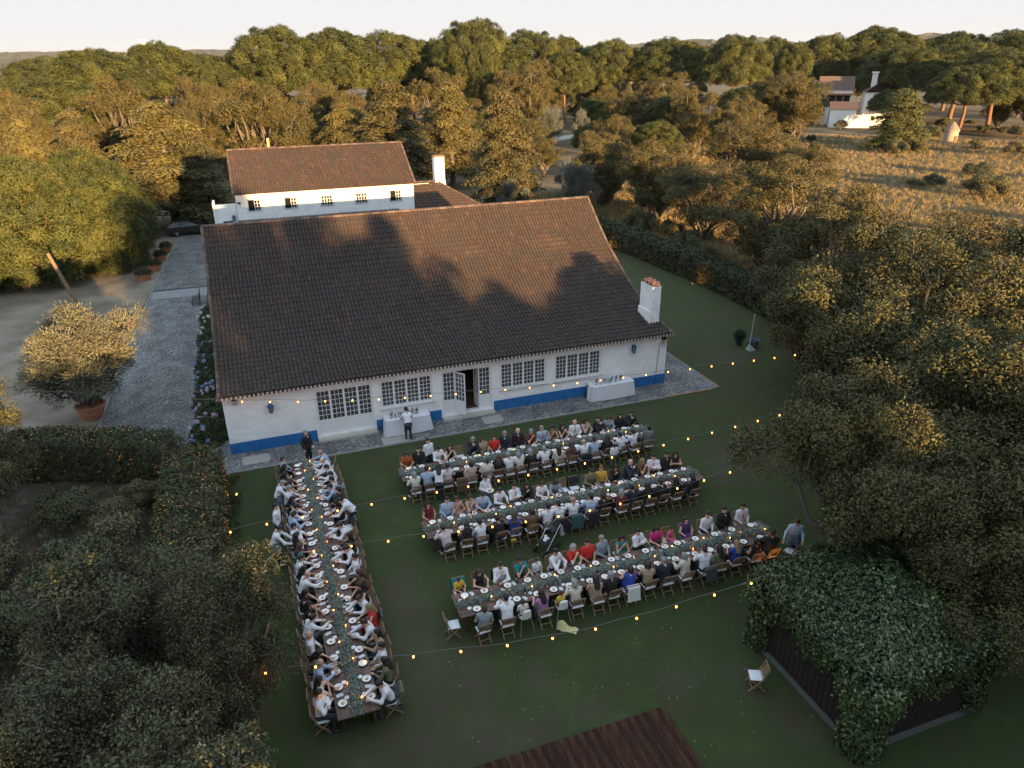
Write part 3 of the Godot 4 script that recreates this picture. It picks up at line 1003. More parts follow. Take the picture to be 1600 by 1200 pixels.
func car(at: Vector3, turn: float, paint: Color, label: String):
	var c := thing("parked_car", label, "car", at, turn)
	# side outline (x forward) extruded with tumblehome
	var lowp := [Vector2(-2.15, .35), Vector2(-2.2, .75), Vector2(-2.1, .98), Vector2(-1.5, 1.02), Vector2(.6, 1.0), Vector2(1.3, .93), Vector2(2.05, .78), Vector2(2.2, .55), Vector2(2.15, .35)]
	var b := MB.new()
	for i in lowp.size() - 1:
		var p: Vector2 = lowp[i]
		var q: Vector2 = lowp[i + 1]
		b.quad(Vector3(p.x, p.y, .86), Vector3(q.x, q.y, .86), Vector3(q.x, q.y, -.86), Vector3(p.x, p.y, -.86))
	for s in [-.86, .86]:
		var poly := PackedVector2Array(lowp)
		var tr := Geometry2D.triangulate_polygon(poly)
		for i in range(0, tr.size(), 3):
			b.tri(Vector3(poly[tr[i]].x, poly[tr[i]].y, s), Vector3(poly[tr[i + 1]].x, poly[tr[i + 1]].y, s), Vector3(poly[tr[i + 2]].x, poly[tr[i + 2]].y, s))
	b.hexa([Vector3(-1.75, 1.42, .66), Vector3(.1, 1.44, .66), Vector3(.1, 1.44, -.66), Vector3(-1.75, 1.42, -.66), Vector3(-1.6, 1.5, .6), Vector3(-.05, 1.52, .6), Vector3(-.05, 1.52, -.6), Vector3(-1.6, 1.5, -.6)])
	part(c, "body", b.mesh(), plain("car paint %d" % int(paint.b * 1000), paint, .3, .3))
	b = MB.new()
	b.hexa([Vector3(-2.05, 1.0, .8), Vector3(1.05, .98, .8), Vector3(1.05, .98, -.8), Vector3(-2.05, 1.0, -.8), Vector3(-1.75, 1.42, .66), Vector3(.1, 1.44, .66), Vector3(.1, 1.44, -.66), Vector3(-1.75, 1.42, -.66)])
	part(c, "windows", b.mesh(), plain("car glass", Color(.03, .045, .045), .08))
	for x in [-1.35, 1.4]:
		for s in [-1, 1]:
			b = MB.new()
			b.tube([Vector3(x, .33, s * .68), Vector3(x, .33, s * .885)], [.33, .33], 14)
			var wl := part(c, "wheel", b.mesh(), plain("tyre rubber", Color(.02, .02, .02), .8))
			b = MB.new()
			b.tube([Vector3(x, .33, s * .88), Vector3(x, .33, s * .9)], [.2, .19], 10)
			part(wl, "rim", b.mesh(), plain("rim alloy", Color(.3, .3, .31), .35, .8))
	for s in [-1, 1]:
		b = MB.new()
		b.box(Vector3(2.02, .62, s * .62 - .16), Vector3(2.2, .76, s * .62 + .16))
		part(c, "headlight", b.mesh(), plain("headlight glass", Color(.4, .4, .4), .15))

# ---------------------------------------------------------------- houses and sheds in the distance
func simple_house(called: String, label: String, category: String, at: Vector3, turn: float, s: Vector3, rise: float, wallc: Color, roofc: Color, hip := false, group := "") -> Node3D:
	var h := thing(called, label, category, at, turn, group)
	var b := MB.new()
	var x := s.x / 2
	var z := s.z / 2
	b.box(Vector3(-x, -.2, -z), Vector3(x, s.y, z))
	if not hip:
		for e in [-x, x]: b.tri(Vector3(e, s.y, -z), Vector3(e, s.y + rise, 0), Vector3(e, s.y, z))
	part(h, "wall", b.mesh(), plain("far wall %d" % int(wallc.r * 1000 + wallc.b * 10), wallc, .9))
	b = MB.new()
	var o := .3
	var rx := x - (z if hip else -o)
	var y := s.y - .02
	b.quad(Vector3(-x - o, y, z + o), Vector3(-rx, s.y + rise, 0), Vector3(rx, s.y + rise, 0), Vector3(x + o, y, z + o))
	b.quad(Vector3(x + o, y, -z - o), Vector3(rx, s.y + rise, 0), Vector3(-rx, s.y + rise, 0), Vector3(-x - o, y, -z - o))
	if hip:
		b.tri(Vector3(x + o, y, z + o), Vector3(rx, s.y + rise, 0), Vector3(x + o, y, -z - o))
		b.tri(Vector3(-x - o, y, z + o), Vector3(-rx, s.y + rise, 0), Vector3(-x - o, y, -z - o))
	part(h, "roof", b.mesh(), ground_mat("far roof %d" % int(roofc.r * 1000), noise_tex("fr%d" % int(roofc.r * 1000), .05, [[0.0, roofc * .6], [1.0, roofc * 1.25]], 3), 3.0))
	return h

func far_buildings():
	# white house on the right, with hipped roof, tall chimney and a low annex
	var rot := deg_to_rad(-38)
	var base := Vector3(157, 0, -128)
	var h := simple_house("white_house", "white two storey house with hipped roof and tall chimney among trees", "house", base + Vector3(4, 0, 3), rot, Vector3(8, 8.0, 8), 2.6, Color(.78, .77, .74), Color(.14, .085, .06), true)
	var b := MB.new()
	b.box(Vector3(-2.7, 9.0, -.8), Vector3(-1.5, 12.4, .5))
	b.box(Vector3(-2.9, 12.4, -1.0), Vector3(-1.3, 12.7, .7))
	part(h, "chimney", b.mesh(), plain("far chimney", Color(.74, .70, .64), .9))
	for q in [[-1.5, 6.3, 1.0, 1.0], [-1.5, 1.8, .9, 1.2]]:
		b = MB.new()
		b.box(Vector3(q[0] - q[2] / 2, q[1] - q[3] / 2, 4.0), Vector3(q[0] + q[2] / 2, q[1] + q[3] / 2, 4.04))
		var wf := part(h, "window", b.mesh(), plain("shutter brown", Color(.16, .08, .05), .7))
		b = MB.new()
		b.box(Vector3(q[0] - .3, q[1] - .35, 4.04), Vector3(q[0] + .3, q[1] + .35, 4.06))
		part(wf, "pane", b.mesh(), plain("dark pane", Color(.012, .013, .016), .12))
	var w := simple_house("white_house_wing", "wing of the far white house with glazed loggia under a pitched roof", "house", base + Vector3(-3.2, 0, -5.5), rot, Vector3(8, 8.4, 8), 3.2, Color(.78, .77, .74), Color(.13, .085, .065))
	b = MB.new()
	b.box(Vector3(-3.4, 5.2, 4.0), Vector3(3.6, 7.2, 4.05))
	var lg := part(w, "loggia", b.mesh(), plain("loggia grey", Color(.30, .31, .33), .4))
	for i in 4:
		b = MB.new()
		b.box(Vector3(-3.2 + i * 1.72, 5.35, 4.05), Vector3(-1.7 + i * 1.72, 7.05, 4.08))
		part(lg, "pane", b.mesh(), plain("dark pane", Color(.012, .013, .016), .12))
	b = MB.new()
	b.box(Vector3(-3.8, 7.3, 4.0), Vector3(4.0, 7.6, 5.4))
	part(w, "canopy", b.mesh(), plain("cap clay", Color(.33, .15, .09), .8))
	var a := simple_house("white_annex", "low white annex with orange lean-to roof below the far white house", "house", base + Vector3(-8.5, 0, 4), rot, Vector3(6, 4.4, 6), 1.6, Color(.78, .76, .72), Color(.45, .19, .10))
	b = MB.new()
	b.box(Vector3(3.0, 0, 2.2), Vector3(6.5, 3.0, 2.5))
	part(a, "yard_wall", b.mesh(), plain("far chimney", Color(.74, .70, .64), .9))
	# round stone well house
	var wl := thing("stone_well", "round stone well house with pointed roof in the dry field", "well", Vector3(141.5, 0, -85))
	b = MB.new()
	b.lathe([Vector2(1.35, 0), Vector2(1.3, 2.4), Vector2(1.45, 2.44), Vector2(1.45, 2.6)], Vector3.ZERO, 16)
	part(wl, "wall", b.mesh(), ground_mat("old stone", noise_tex("ostone", .03, [[0.0, Color(.2, .15, .11)], [1.0, Color(.48, .40, .32)]], 4), 3.0))
	b = MB.new()
	b.lathe([Vector2(1.45, 2.6), Vector2(.9, 3.4), Vector2(.3, 4.1), Vector2(0, 4.25)], Vector3.ZERO, 16)
	part(wl, "roof", b.mesh(), plain("well roof", Color(.2, .15, .11), .9))
	b = MB.new()
	b.box(Vector3(-.45, 0, 1.1), Vector3(.35, 1.5, 1.38))
	part(wl, "door", b.mesh(), plain("brown opening panel", Color(.10, .062, .038), .7))  # flat brown panel added in place of the well opening
	# sheds and far farms
	simple_house("farm_shed", "long low white shed seen through the gap in the wood", "shed", Vector3(140, 0, -292), .3, Vector3(16, 3.2, 6), 1.2, Color(.7, .68, .64), Color(.45, .42, .4))
	simple_house("farm_hut", "pale hut with grey pyramid roof among far pines", "shed", Vector3(176, 0, -330), .3, Vector3(18, 5.0, 14), 4.5, Color(.6, .57, .52), Color(.36, .37, .38), true)
	simple_house("stone_barn", "grey stone barn with low roof right of the far hut", "barn", Vector3(200, 0, -335), .3, Vector3(26, 4.5, 9), 1.0, Color(.36, .34, .32), Color(.3, .28, .27))
	var far_list := [[-80, -378, 40, 5, 12, "long pale farm building in the fields at far left"], [-60, -395, 24, 4, 10, "low red roofed farm building at far left"], [-31, -294, 9, 9, 8, "white farmhouse between two pines at the left skyline"],
		[-12, -466, 26, 9, 14, "pale ochre manor roofs on the left skyline"], [4, -480, 22, 11, 12, "row of pale houses beside the big pine on the skyline"], [-45, -191, 5, 3, 4, "tiny white shed in the tan field at far left"], [194, -317, 14, 17, 10, "pink gabled house peeping between skyline pines"]]
	for f in far_list:
		simple_house("far_house", f[5], "house", Vector3(f[0], 0, f[1]), .2, Vector3(f[2], f[3], f[4]), 2.0, Color(.74, .68, .6), Color(.42, .24, .16), false, "farm buildings on the skyline")
	var tw := thing("water_tower", "white water tower standing above the left skyline", "tower", Vector3(-69, 0, -864))
	b = MB.new()
	b.lathe([Vector2(2.2, 0), Vector2(1.9, 24), Vector2(3.2, 27), Vector2(3.2, 34), Vector2(2.9, 35), Vector2(0, 35.3)], Vector3.ZERO, 14)
	part(tw, "tower_body", b.mesh(), plain("far chimney", Color(.74, .70, .64), .9))
	b = MB.new()
	for k in 14:
		var an := TAU * k / 14
		b.box(Vector3(3.2 * cos(an) - .1, 27, 3.2 * sin(an) - .1), Vector3(3.2 * cos(an) + .1, 34, 3.2 * sin(an) + .1))
	part(tw, "tower_rib", b.mesh(), plain("far rib", Color(.6, .57, .52), .9))

# ================================================================ leaves
var spray := {}
func make_spray(n: int, l: float, w: float, place: Callable, lift: float) -> Array:
	var b := MB.new()
	for i in n:
		var pd: Array = place.call(i)   # position, direction of the leaf
		var p: Vector3 = pd[0]
		var d: Vector3 = pd[1]
		var s := d.cross(rdir()).normalized() * w * rnd(.7, 1.2)
		var ll := l * rnd(.7, 1.25)
		b.quad(p - d * ll * .5, p - s * .5 + d * ll * .05, p + d * ll * .5, p + s * .5 + d * ll * .05)
		var nn: Vector3 = b.n[-1]
		if nn.dot(p + Vector3(0, .3, 0)) < 0:
			nn = -nn
			for k in [b.v.size() - 6, b.v.size() - 3]:
				var q := b.v[k + 1]
				b.v[k + 1] = b.v[k + 2]
				b.v[k + 2] = q
		nn = (nn + (p + Vector3(0, .5, 0)).normalized() * lift).normalized()
		for k in 6: b.n[b.n.size() - 1 - k] = nn
	return [b.v, b.n]

func ball() -> Vector3:
	return rdir() * pow(rng.randf(), .4)

func make_sprays():
	spray.oak = make_spray(46, .34, .19, func(i): return [ball() * Vector3(1, .75, 1), rdir()], .7)
	spray.oak_b = make_spray(46, .34, .19, func(i): return [ball() * Vector3(1, .65, 1), rdir()], .7)
	spray.near = make_spray(46, .27, .15, func(i):
		var p := ball() * Vector3(1, .7, 1)
		return [p, (p + rdir() * .9 + Vector3(0, .2, 0)).normalized()], .55)
	spray.garland = make_spray(22, .36, .2, func(i):
		var p := ball() * Vector3(1, .7, 1)
		return [p, (p + rdir() * .9 + Vector3(0, .2, 0)).normalized()], .55)
	spray.near_b = make_spray(46, .25, .16, func(i):
		var p := ball() * Vector3(1, .6, 1)
		return [p, (p + rdir() * .9).normalized()], .55)
	spray.pine = make_spray(60, .50, .085, func(i):
		var d := rdir()
		d = (d + Vector3(0, .55, 0)).normalized()
		return [d * rnd(.35, .8), (d + rdir() * .35).normalized()], .9)
	spray.cedar = make_spray(46, .42, .11, func(i):
		var a := rnd(0, TAU)
		var r := sqrt(rng.randf())
		return [Vector3(cos(a) * r, -.25 * r * r + rnd(-.06, .1), sin(a) * r), (Vector3(cos(a), -.25, sin(a)) + rdir() * .5).normalized()], .5)
	spray.olive = make_spray(40, .42, .10, func(i):
		var p := ball() * Vector3(.8, 1.1, .8)
		return [p, (p + Vector3(0, .9, 0) + rdir() * .5).normalized()], .5)
	spray.box = make_spray(22, .42, .24, func(i): return [ball() * Vector3(1, .55, 1), rdir()], .6)
	spray.ivy = make_spray(14, .52, .44, func(i):
		var p := Vector3(rnd(-1, 1), rnd(-.12, .3), rnd(-1, 1))
		return [p, (Vector3(rnd(-1, 1), rnd(-.5, .3), rnd(-1, 1))).normalized()], .8)
	spray.grass = make_spray(16, 1.0, .05, func(i):
		var d := (Vector3(rnd(-.5, .5), 1, rnd(-.5, .5))).normalized()
		return [Vector3(rnd(-.35, .35), 0, rnd(-.35, .35)) + d * .48, d], .2)

func leafing(b: MB, key: String, p: Vector3, d: Vector3, r: float, c: Color):
	var s: Array = spray[key]
	b.put(s[0], s[1], Transform3D(out_basis(d, rnd(0, TAU)).scaled(Vector3(r, r, r)), p), c)

func mixc(a: Color, b: Color) -> Color:
	return a.lerp(b, rng.randf()) * rnd(.8, 1.25)

func wobble(a: Vector3, b: Vector3, n: int, amp: float) -> Array:
	var out := []
	for i in n + 1:
		var p := a.lerp(b, float(i) / n)
		if i > 0 and i < n: p += rdir() * amp
		out.append(p)
	return out

func taper(n: int, a: float, b: float) -> Array:
	var o := []
	for i in n + 1: o.append(lerpf(a, b, float(i) / n))
	return o

# broad crown of leafy lobes on spreading limbs; reference size h tall, w wide
func oak_meshes(h: float, w: float, base: float, lobes: int, per: int, r: float, keys: Array, ca: Color, cb: Color) -> Array:
	var b := MB.new()
	var t := MB.new()
	var mid := Vector3(0, base + (h - base) * .48, 0)
	var half := Vector3(w * .5, (h - base) * .52, w * .5)
	var lean := Vector3(rnd(-1, 1), 0, rnd(-1, 1)) * w * .09
	var fork := Vector3(rnd(-.3, .3), base * .85, rnd(-.3, .3))
	t.tube(wobble(Vector3(0, -.1, 0), fork, 3, .08), taper(3, h * .045, h * .032), 8)
	for i in lobes:
		var d := rdir()
		d.y = d.y * .85 + .12
		var c := mid + d * half * rnd(.40, .92) + lean * (d.y + .3)
		var lr := w * rnd(.075, .2)
		var pts := wobble(fork, c + Vector3(0, lr * .3, 0), 4, w * .055)
		t.tube(pts, taper(4, h * .016, h * .004), 5, false)
		var tone := mixc(ca, cb)
		for k in 3:   # twigs in the lobe
			t.tube(wobble(c, c + rdir() * lr * .95, 2, lr * .12), taper(2, h * .005, h * .0015), 4, false)
		for k in per:
			var o := rdir()
			if o.y < -.35 and rng.randf() < .6: o.y = -o.y
			var p := c + o * Vector3(1, .8, 1) * lr * pow(rng.randf(), .32)
			leafing(b, keys[k % keys.size()], p, (o + (p - mid).normalized() * .5 + Vector3(0, .35, 0)).normalized(), r * rnd(.7, 1.25), tone.lerp(mixc(ca, cb), .5))
	return [t.mesh(), b.mesh()]

# umbrella pine: rounded dome of needle puffs on fanned limbs
func pine_meshes(h: float, w: float, depth: float, puffs: int, r: float, low := .55, reach := 1.35) -> Array:
	var b := MB.new()
	var t := MB.new()
	var cy := h - depth
	var fork := Vector3(rnd(-.3, .3), cy - depth * .35, rnd(-.3, .3))
	t.tube(wobble(Vector3(0, -.1, 0), fork, 4, .15), taper(4, h * .024, h * .016), 8)
	var ga := PI * (3.0 - sqrt(5.0))
	for i in puffs:
		var y := 1.0 - reach * (i + .5) / puffs      # from the top down to a little below the rim
		var rr := sqrt(maxf(0, 1 - y * y))
		var a := ga * i + rnd(-.25, .25)
		var o := Vector3(cos(a) * rr, y, sin(a) * rr)
		var wob := rnd(.86, 1.04)
		var p := Vector3(o.x * w * .5, cy + o.y * (depth if o.y > 0 else depth * low) , o.z * w * .5)
		p = Vector3(0, cy, 0) + (p - Vector3(0, cy, 0)) * wob
		var tone := mixc(Color(.030, .046, .010), Color(.078, .086, .017))
		var pr := r * rnd(.75, 1.3)
		for k in 8:
			var q := rdir()
			q.y = absf(q.y) * .8 - .1
			leafing(b, "pine", p + q * pr * .62, (q + o * .6 + Vector3(0, .5, 0)).normalized(), r * rnd(.62, .9), tone * rnd(.9, 1.1))
		if i % 9 == 0:
			t.tube(wobble(fork, Vector3(0, cy, 0) + (p - Vector3(0, cy, 0)) * .78, 3, w * .03), taper(3, h * .011, h * .003), 5, false)
		if i % 3 != 1:   # inner fill
			leafing(b, "pine", Vector3(0, cy, 0) + (p - Vector3(0, cy, 0)) * rnd(.55, .8), o, r * 1.1, tone * .9)
	return [t.mesh(), b.mesh()]

# layered conifer with drooping boughs
func cedar_meshes(h: float, w: float, boughs: int, r: float, ca: Color, cb: Color, base := .1) -> Array:
	var b := MB.new()
	var t := MB.new()
	t.tube(wobble(Vector3(0, -.1, 0), Vector3(0, h * .97, 0), 6, .1), taper(6, h * .028, h * .004), 8)
	for i in boughs:
		var k := float(i) / boughs
		var y := h * lerpf(base, .97, k)
		var len := w * .5 * pow(1.0 - k, .62) * rnd(.65, 1.1) + .25
		var a := i * 2.399 + rnd(-.5, .5)
		var d := Vector3(cos(a), rnd(-.05, .25), sin(a))
		var root := Vector3(0, y, 0)
		var tip := root + d * len - Vector3(0, len * .12, 0)
		t.tube([root, root.lerp(tip, .5) + Vector3(0, len * .06, 0), tip], [.09, .06, .02], 4, false)
		var tone := mixc(ca, cb)
		var n := int(3 + len * 2.2 / maxf(r, .3))
		for j in n:
			var f := sqrt(rng.randf()) * .95 + .08
			var p := root.lerp(tip, f) + Vector3(0, len * .06 * sin(f * PI), 0) + rdir() * Vector3(.5, .22, .5) * len * .3
			leafing(b, "cedar", p, (Vector3(0, 1, 0) + d * .45 + rdir() * .3).normalized(), r * rnd(.7, 1.25), tone * rnd(.85, 1.15))
	return [t.mesh(), b.mesh()]

var kinds := {}
var bark: Material
func plant_tree(kind: String, variant: int, called: String, label: String, category: String, at: Vector3, h: float, w: float, turn: float, group := "") -> Node3D:
	var k: Dictionary = kinds[kind]
	var m: Array = k.meshes[variant % k.meshes.size()]
	var o := thing(called, label, category, at, turn, group)
	var t := Transform3D(Basis().scaled(Vector3(w / k.w, h / k.h, w / k.w)), Vector3.ZERO)
	part(o, "trunk", m[0], k.bark, t)
	part(o, "crown", m[1], k.leaf, t)
	return o

const TREE_LIST := "P -26 -174 18.8 21.6;P -12 -186 20.3 20.3;P 0 -206 17.7 19.3;P 14 -156 22.9 20.4;P 29 -164 22.6 21.5;P 45 -177 22.3 24.8;P 64 -208 21.2 12.8;P 63 -162 24.6 20.6;P 56 -133 19.0 8.6;P 84 -176 22.7 19.7;P 107 -204 21.9 13.0;P 89 -163 17.6 14.6;P 113 -185 20.5 19.1;P 129 -175 20.6 26.3;P 133 -149 20.9 17.3;P 168 -179 21.0 13.3;P 154 -152 19.1 11.0;P 177 -165 21.3 19.5;P 191 -159 23.2 25.1;P 216 -154 21.7 23.0;P 172 -128 18.0 23.2;P 184 -123 18.7 24.5;P 223 -138 21.8 25.1;P 170 -100 16.9 22.1;P 159 -98 14.0 16.5;P -26 -113 14.3 18.1;P -58 -290 17.7 23.6;P 154 -225 18.1 16.1;P 53 -190 17.9 16.5;P 18 -196 19.0 14.4;P 1 -156 16.3 11.1;O -14 -105 15.2 14.0;O -21 -68 14.6 8.5;O -18 -69 13.2 8.7;O -3 -78 13.0 9.0;O -1 -116 15.8 11.7;O 6 -78 15.0 14.5;O 12 -88 13.6 8.7;O 19 -100 15.3 11.1;O 61 -120 16.7 15.1;O 41 -111 15.5 13.4;O 44 -48 9.9 9.6;O 77 -102 10.9 12.5;O 80 -85 12.3 10.2;O 77 -70 11.3 7.6;O 92 -116 13.9 13.3;O 108 -99 14.4 13.4;O 108 -93 14.2 15.1;O 86 -78 10.8 9.4;O 46 -38 9.5 10.3;O 45 -28 8.5 9.7;O 43 -15 9.9 11.5;O 64 -47 10.4 11.9;O 62 -36 8.8 8.2;O 37 -2 10.1 9.0;O 44 3 9.0 10.2;C -15 -44 13.5 7.2;C -13 -57 13.3 8.2;C -5 -58 13.8 15.2;C 23 -72 15.0 13.5;C 32 -74 14.4 11.2;C 30 -45 14.8 9.6;C -2 -56 8.6 6.9;C 17 -77 12.6 9.0;L 38 -44 6.6 5.6;L 30 -43 5.5 4.4;L 60 -104 8.6 4.7;L 65 -100 8.1 4.0;S 106 -193 12.5 4.5;S 110 -180 12.6 5.8;S 97 -142 10.8 3.9;S 86 -137 8.3 5.1;K 122 -80 11.2 9.5"

func trees():
	bark = ground_mat("grey bark", noise_tex("bark", .03, [[0.0, Color(.05, .042, .035)], [.5, Color(.12, .105, .09)], [1.0, Color(.24, .22, .19)]], 4), 1.3)
	var red_bark := ground_mat("pine bark", noise_tex("pbark", .03, [[0.0, Color(.06, .035, .024)], [.5, Color(.16, .09, .055)], [1.0, Color(.26, .16, .10)]], 4), 1.3)
	var leafm := tinted("foliage", .75, .0)
	var oa := Color(.042, .046, .011)
	var ob := Color(.098, .076, .020)
	kinds.near = {"h": 8.0, "w": 7.0, "bark": bark, "leaf": leafm, "meshes": []}
	for i in 2:
		kinds.near.meshes.append(oak_meshes(8, 7, 1.2, 30, 60, .42, ["near", "near_b"], Color(.040, .046, .012), Color(.088, .076, .021)))
	var pale_bark := ground_mat("lichened bark", noise_tex("lbark", .03, [[0.0, Color(.09, .08, .065)], [.5, Color(.20, .18, .15)], [1.0, Color(.34, .32, .28)]], 4), 1.3)
	kinds.holm = {"h": 8.0, "w": 7.0, "bark": pale_bark, "leaf": leafm, "meshes": [oak_meshes(8, 7, 1.0, 32, 54, .40, ["near", "near_b"], Color(.048, .052, .022), Color(.100, .098, .046))]}
	kinds.high = {"h": 8.0, "w": 7.0, "bark": bark, "leaf": leafm, "meshes": [oak_meshes(8, 7, 3.3, 26, 58, .42, ["near", "near_b"], Color(.040, .046, .012), Color(.088, .076, .021))]}
	kinds.oak = {"h": 12.0, "w": 10.0, "bark": bark, "leaf": leafm, "meshes": []}
	for i in 3:
		kinds.oak.meshes.append(oak_meshes(12, 10, 1.0, 40, 36, .46, ["oak", "oak_b"], oa, ob))
	kinds.pine = {"h": 20.0, "w": 18.0, "bark": red_bark, "leaf": leafm, "meshes": []}
	for i in 2:
		kinds.pine.meshes.append(pine_meshes(20, 18, 8.4, 170, 1.5, .5, 1.5))
	kinds.young = {"h": 9.0, "w": 11.0, "bark": red_bark, "leaf": leafm, "meshes": [pine_meshes(9, 11, 5.4, 210, .84, .8, 1.8)]}
	kinds.cedar = {"h": 14.0, "w": 10.0, "bark": bark, "leaf": leafm, "meshes": [cedar_meshes(14, 10, 95, .85, Color(.062, .060, .015), Color(.108, .092, .025)), cedar_meshes(14, 10, 95, .85, Color(.042, .046, .014), Color(.082, .066, .020))]}
	kinds.olive = {"h": 6.0, "w": 6.0, "bark": bark, "leaf": leafm, "meshes": [oak_meshes(6, 6, .1, 48, 42, .40, ["olive"], Color(.10, .105, .066), Color(.155, .15, .095)), oak_meshes(6, 6, .9, 26, 36, .42, ["olive"], Color(.07, .09, .075), Color(.105, .12, .10))]}
	kinds.dense = {"h": 5.0, "w": 3.0, "bark": bark, "leaf": leafm, "meshes": [cedar_meshes(5, 3, 110, .42, Color(.055, .07, .018), Color(.085, .09, .022), .02)]}
	kinds.scrub = {"h": 2.0, "w": 3.0, "bark": bark, "leaf": leafm, "meshes": [oak_meshes(2, 3, .15, 14, 22, .34, ["oak"], Color(.075, .075, .03), Color(.14, .105, .045)), oak_meshes(2, 3, .15, 14, 22, .34, ["oak"], Color(.05, .06, .025), Color(.09, .085, .036))]}
	# trees one can tell apart, named from left to right on the skyline
	var rows := []
	for s in TREE_LIST.split(";"):
		var f := s.split(" ")
		rows.append([f[0], f[1].to_float(), f[2].to_float(), f[3].to_float(), f[4].to_float()])
	var cam := Vector3(2.29, 0, 33.95)
	var bearing := func(r): return atan2(r[1] - cam.x, -(r[2] - cam.z))
	rows.sort_custom(func(a, b): return bearing.call(a) < bearing.call(b))
	var counts := {}
	var spec := {"P": ["pine", "umbrella_pine", "umbrella pine with rounded crown in the far wood, %s from the left", "umbrella pines in the far wood"],
		"O": ["oak", "cork_oak", "broad cork oak lit by low sun, %s from the left among the oaks", "cork oaks around the estate"],
		"C": ["cedar", "conifer_tree", "layered conifer with drooping boughs, %s conifer from the left", "conifers behind the houses"],
		"L": ["olive", "olive_tree", "silvery olive tree behind the house, %s from the left", "olive trees behind the house"],
		"S": ["dense", "young_conifer", "small dense conifer in the clearing, %s from the left", "young conifers in the clearing"],
		"K": ["dense", "cypress_clump", "tall dense green cypress clump beside the far white house%s", ""]}
	for r in rows:
		var i: int = counts.get(r[0], 0)
		counts[r[0]] = i + 1
		var sp: Array = spec[r[0]]
		var lab: String = sp[2] % (ORD[mini(i, ORD.size() - 1)] if r[0] != "K" else "")
		plant_tree(sp[0], (1 if r[0] == "L" else i), sp[1], lab, "tree", Vector3(r[1], 0, r[2]), r[3], r[4], i * 1.9, sp[3])
	# big bushy pines at the left of the drive
	for q in [[-10.6, -41, 9.0, 9.6, "bushy young pine nearest the drive and the row of clay troughs"], [-15, -39, 9.8, 11.5, "bushy young pine in the middle of the sandy yard's clump"], [-21, -38, 9.2, 11, "bushy young pine at the left edge of the sandy yard"], [-12, -46, 9.6, 10, "bushy young pine behind the sandy yard's clump"]]:
		plant_tree("young", int(q[0]) & 1, "bushy_pine", q[4], "tree", Vector3(q[0], 0, q[1]), q[2], q[3], q[0], "bushy pines by the sandy yard")
	# large oaks round the garden
	var near_list := [[28.6, 9.6, 9.4, 9.2, "large oak with golden lit leaves over the right lawn edge"], [26.6, 16.6, 9.0, 8.4, "tall oak behind the ivy pavilion"], [19.6, 18.3, 7.9, 6.6, "oak spreading low branches over the end of the front table"],
		[21.3, 22.0, 6.6, 6.4, "dark oak leaning over the right side of the ivy pavilion"], [33.5, 8.0, 11.2, 10.4, "broad oak at the right frame edge above the lawn"], [25.0, 21.2, 8.2, 7.4, "shaded oak with thick trunk behind the pavilion"],
		[30.0, 14.6, 8.8, 7.8, "oak filling the right edge between lawn and pavilion"], [23.6, 17.4, 6.6, 5.6, "smaller oak between the pavilion and the tall oak"], [31.5, 2.8, 7.6, 7.2, "oak where the right hedge ends"],
		[-1.5, 24.6, 7.4, 6.0, "unseen holm oak below the frame, added to shade the lower left oaks"], [-6.8, 25.0, 8.0, 6.4, "unseen holm oak below the left corner, added to shade the holm oaks"],  # these two stand out of frame, added to block sun from the oaks
		[-2.9, 14.6, 6.2, 5.8, "grey green holm oak behind the berry hedge"], [0.0, 17.6, 6.2, 4.2, "holm oak reaching over the hedge beside the lone table"], [-1.4, 20.2, 6.2, 5.2, "holm oak with pale bare limbs at the lower left"], [-5.2, 19.0, 5.6, 4.8, "holm oak at the bottom left corner"], [-9.0, 3.4, 6.4, 4.6, "dark oak at the left edge near the potted olive"]]
	for i in near_list.size():
		var q: Array = near_list[i]
		plant_tree("high" if q[0] == 19.6 else ("holm" if q[0] < 2 else "near"), i, "holm_oak" if q[0] < 2 else "garden_oak", q[4], "tree", Vector3(q[0], 0, q[1]), q[2], q[3], i * 2.3, "oaks round the garden")
	# lower trees filling the wood
	var n := 0
	for i in 230:
		var a := rnd(-.62, 1.05)
		var D := rnd(115, 330)
		var p := Vector3(2.3 + sin(a) * D, 0, 34 - cos(a) * D)
		if a > .39 and a < .44 and D < 250: continue             # clearing with the farm track
		if a > .66 and D < 200: continue                          # field and far house
		if a < -.35 and D > 170: continue                         # open fields at far left
		var hh := rnd(5.5, 10.5)
		plant_tree("oak" if n % 3 else "pine", n, "wood_tree", "low tree in the far wood between the taller pines", "tree", p, hh, hh * rnd(.9, 1.25), rnd(0, 6), "low trees of the far wood")
		n += 1
	# scrub in the dry field and along the lane
	n = 0
	for i in 80:
		var p := Vector3(rnd(48, 190), 0, rnd(-120, 8))
		var to := p - cam
		var a := atan2(to.x, -to.z)
		if a < .50 or a > 1.02 or (p.x < 60 and p.z > -40): continue
		var s := rnd(1.2, 3.4)
		plant_tree("scrub", n, "scrub_bush", "low scrub bush in the dry field on the right", "bush", p, s, s * rnd(1.3, 2.0), rnd(0, 6), "scrub bushes in the dry field")
		n += 1
	n = 0
	for q in [[39.5, -20, 2.2, 3], [41, -25, 2.6, 3.4], [40.5, -33, 3.2, 3.2], [43, -31, 2.4, 2.6], [42, -12, 2.4, 3.4], [40, -4, 2.2, 3.4], [26, -40, 3, 4], [47, -43, 3.4, 3.6], [12, -42, 2.4, 4], [28, -36, 2.2, 3.0], [48, -9, 4, 5], [38, 8, 3.5, 5], [43, 14, 5, 6], [33, 18, 3, 5], [30, 24, 3, 5]]:
		plant_tree("scrub", n, "wild_bush", "wild bush behind the right garden hedge and house, %s of them" % ORD[n], "bush", Vector3(q[0], 0, q[1]), q[2], q[3], n * 1.3, "wild bushes beyond the hedge")
		n += 1
	n = 0
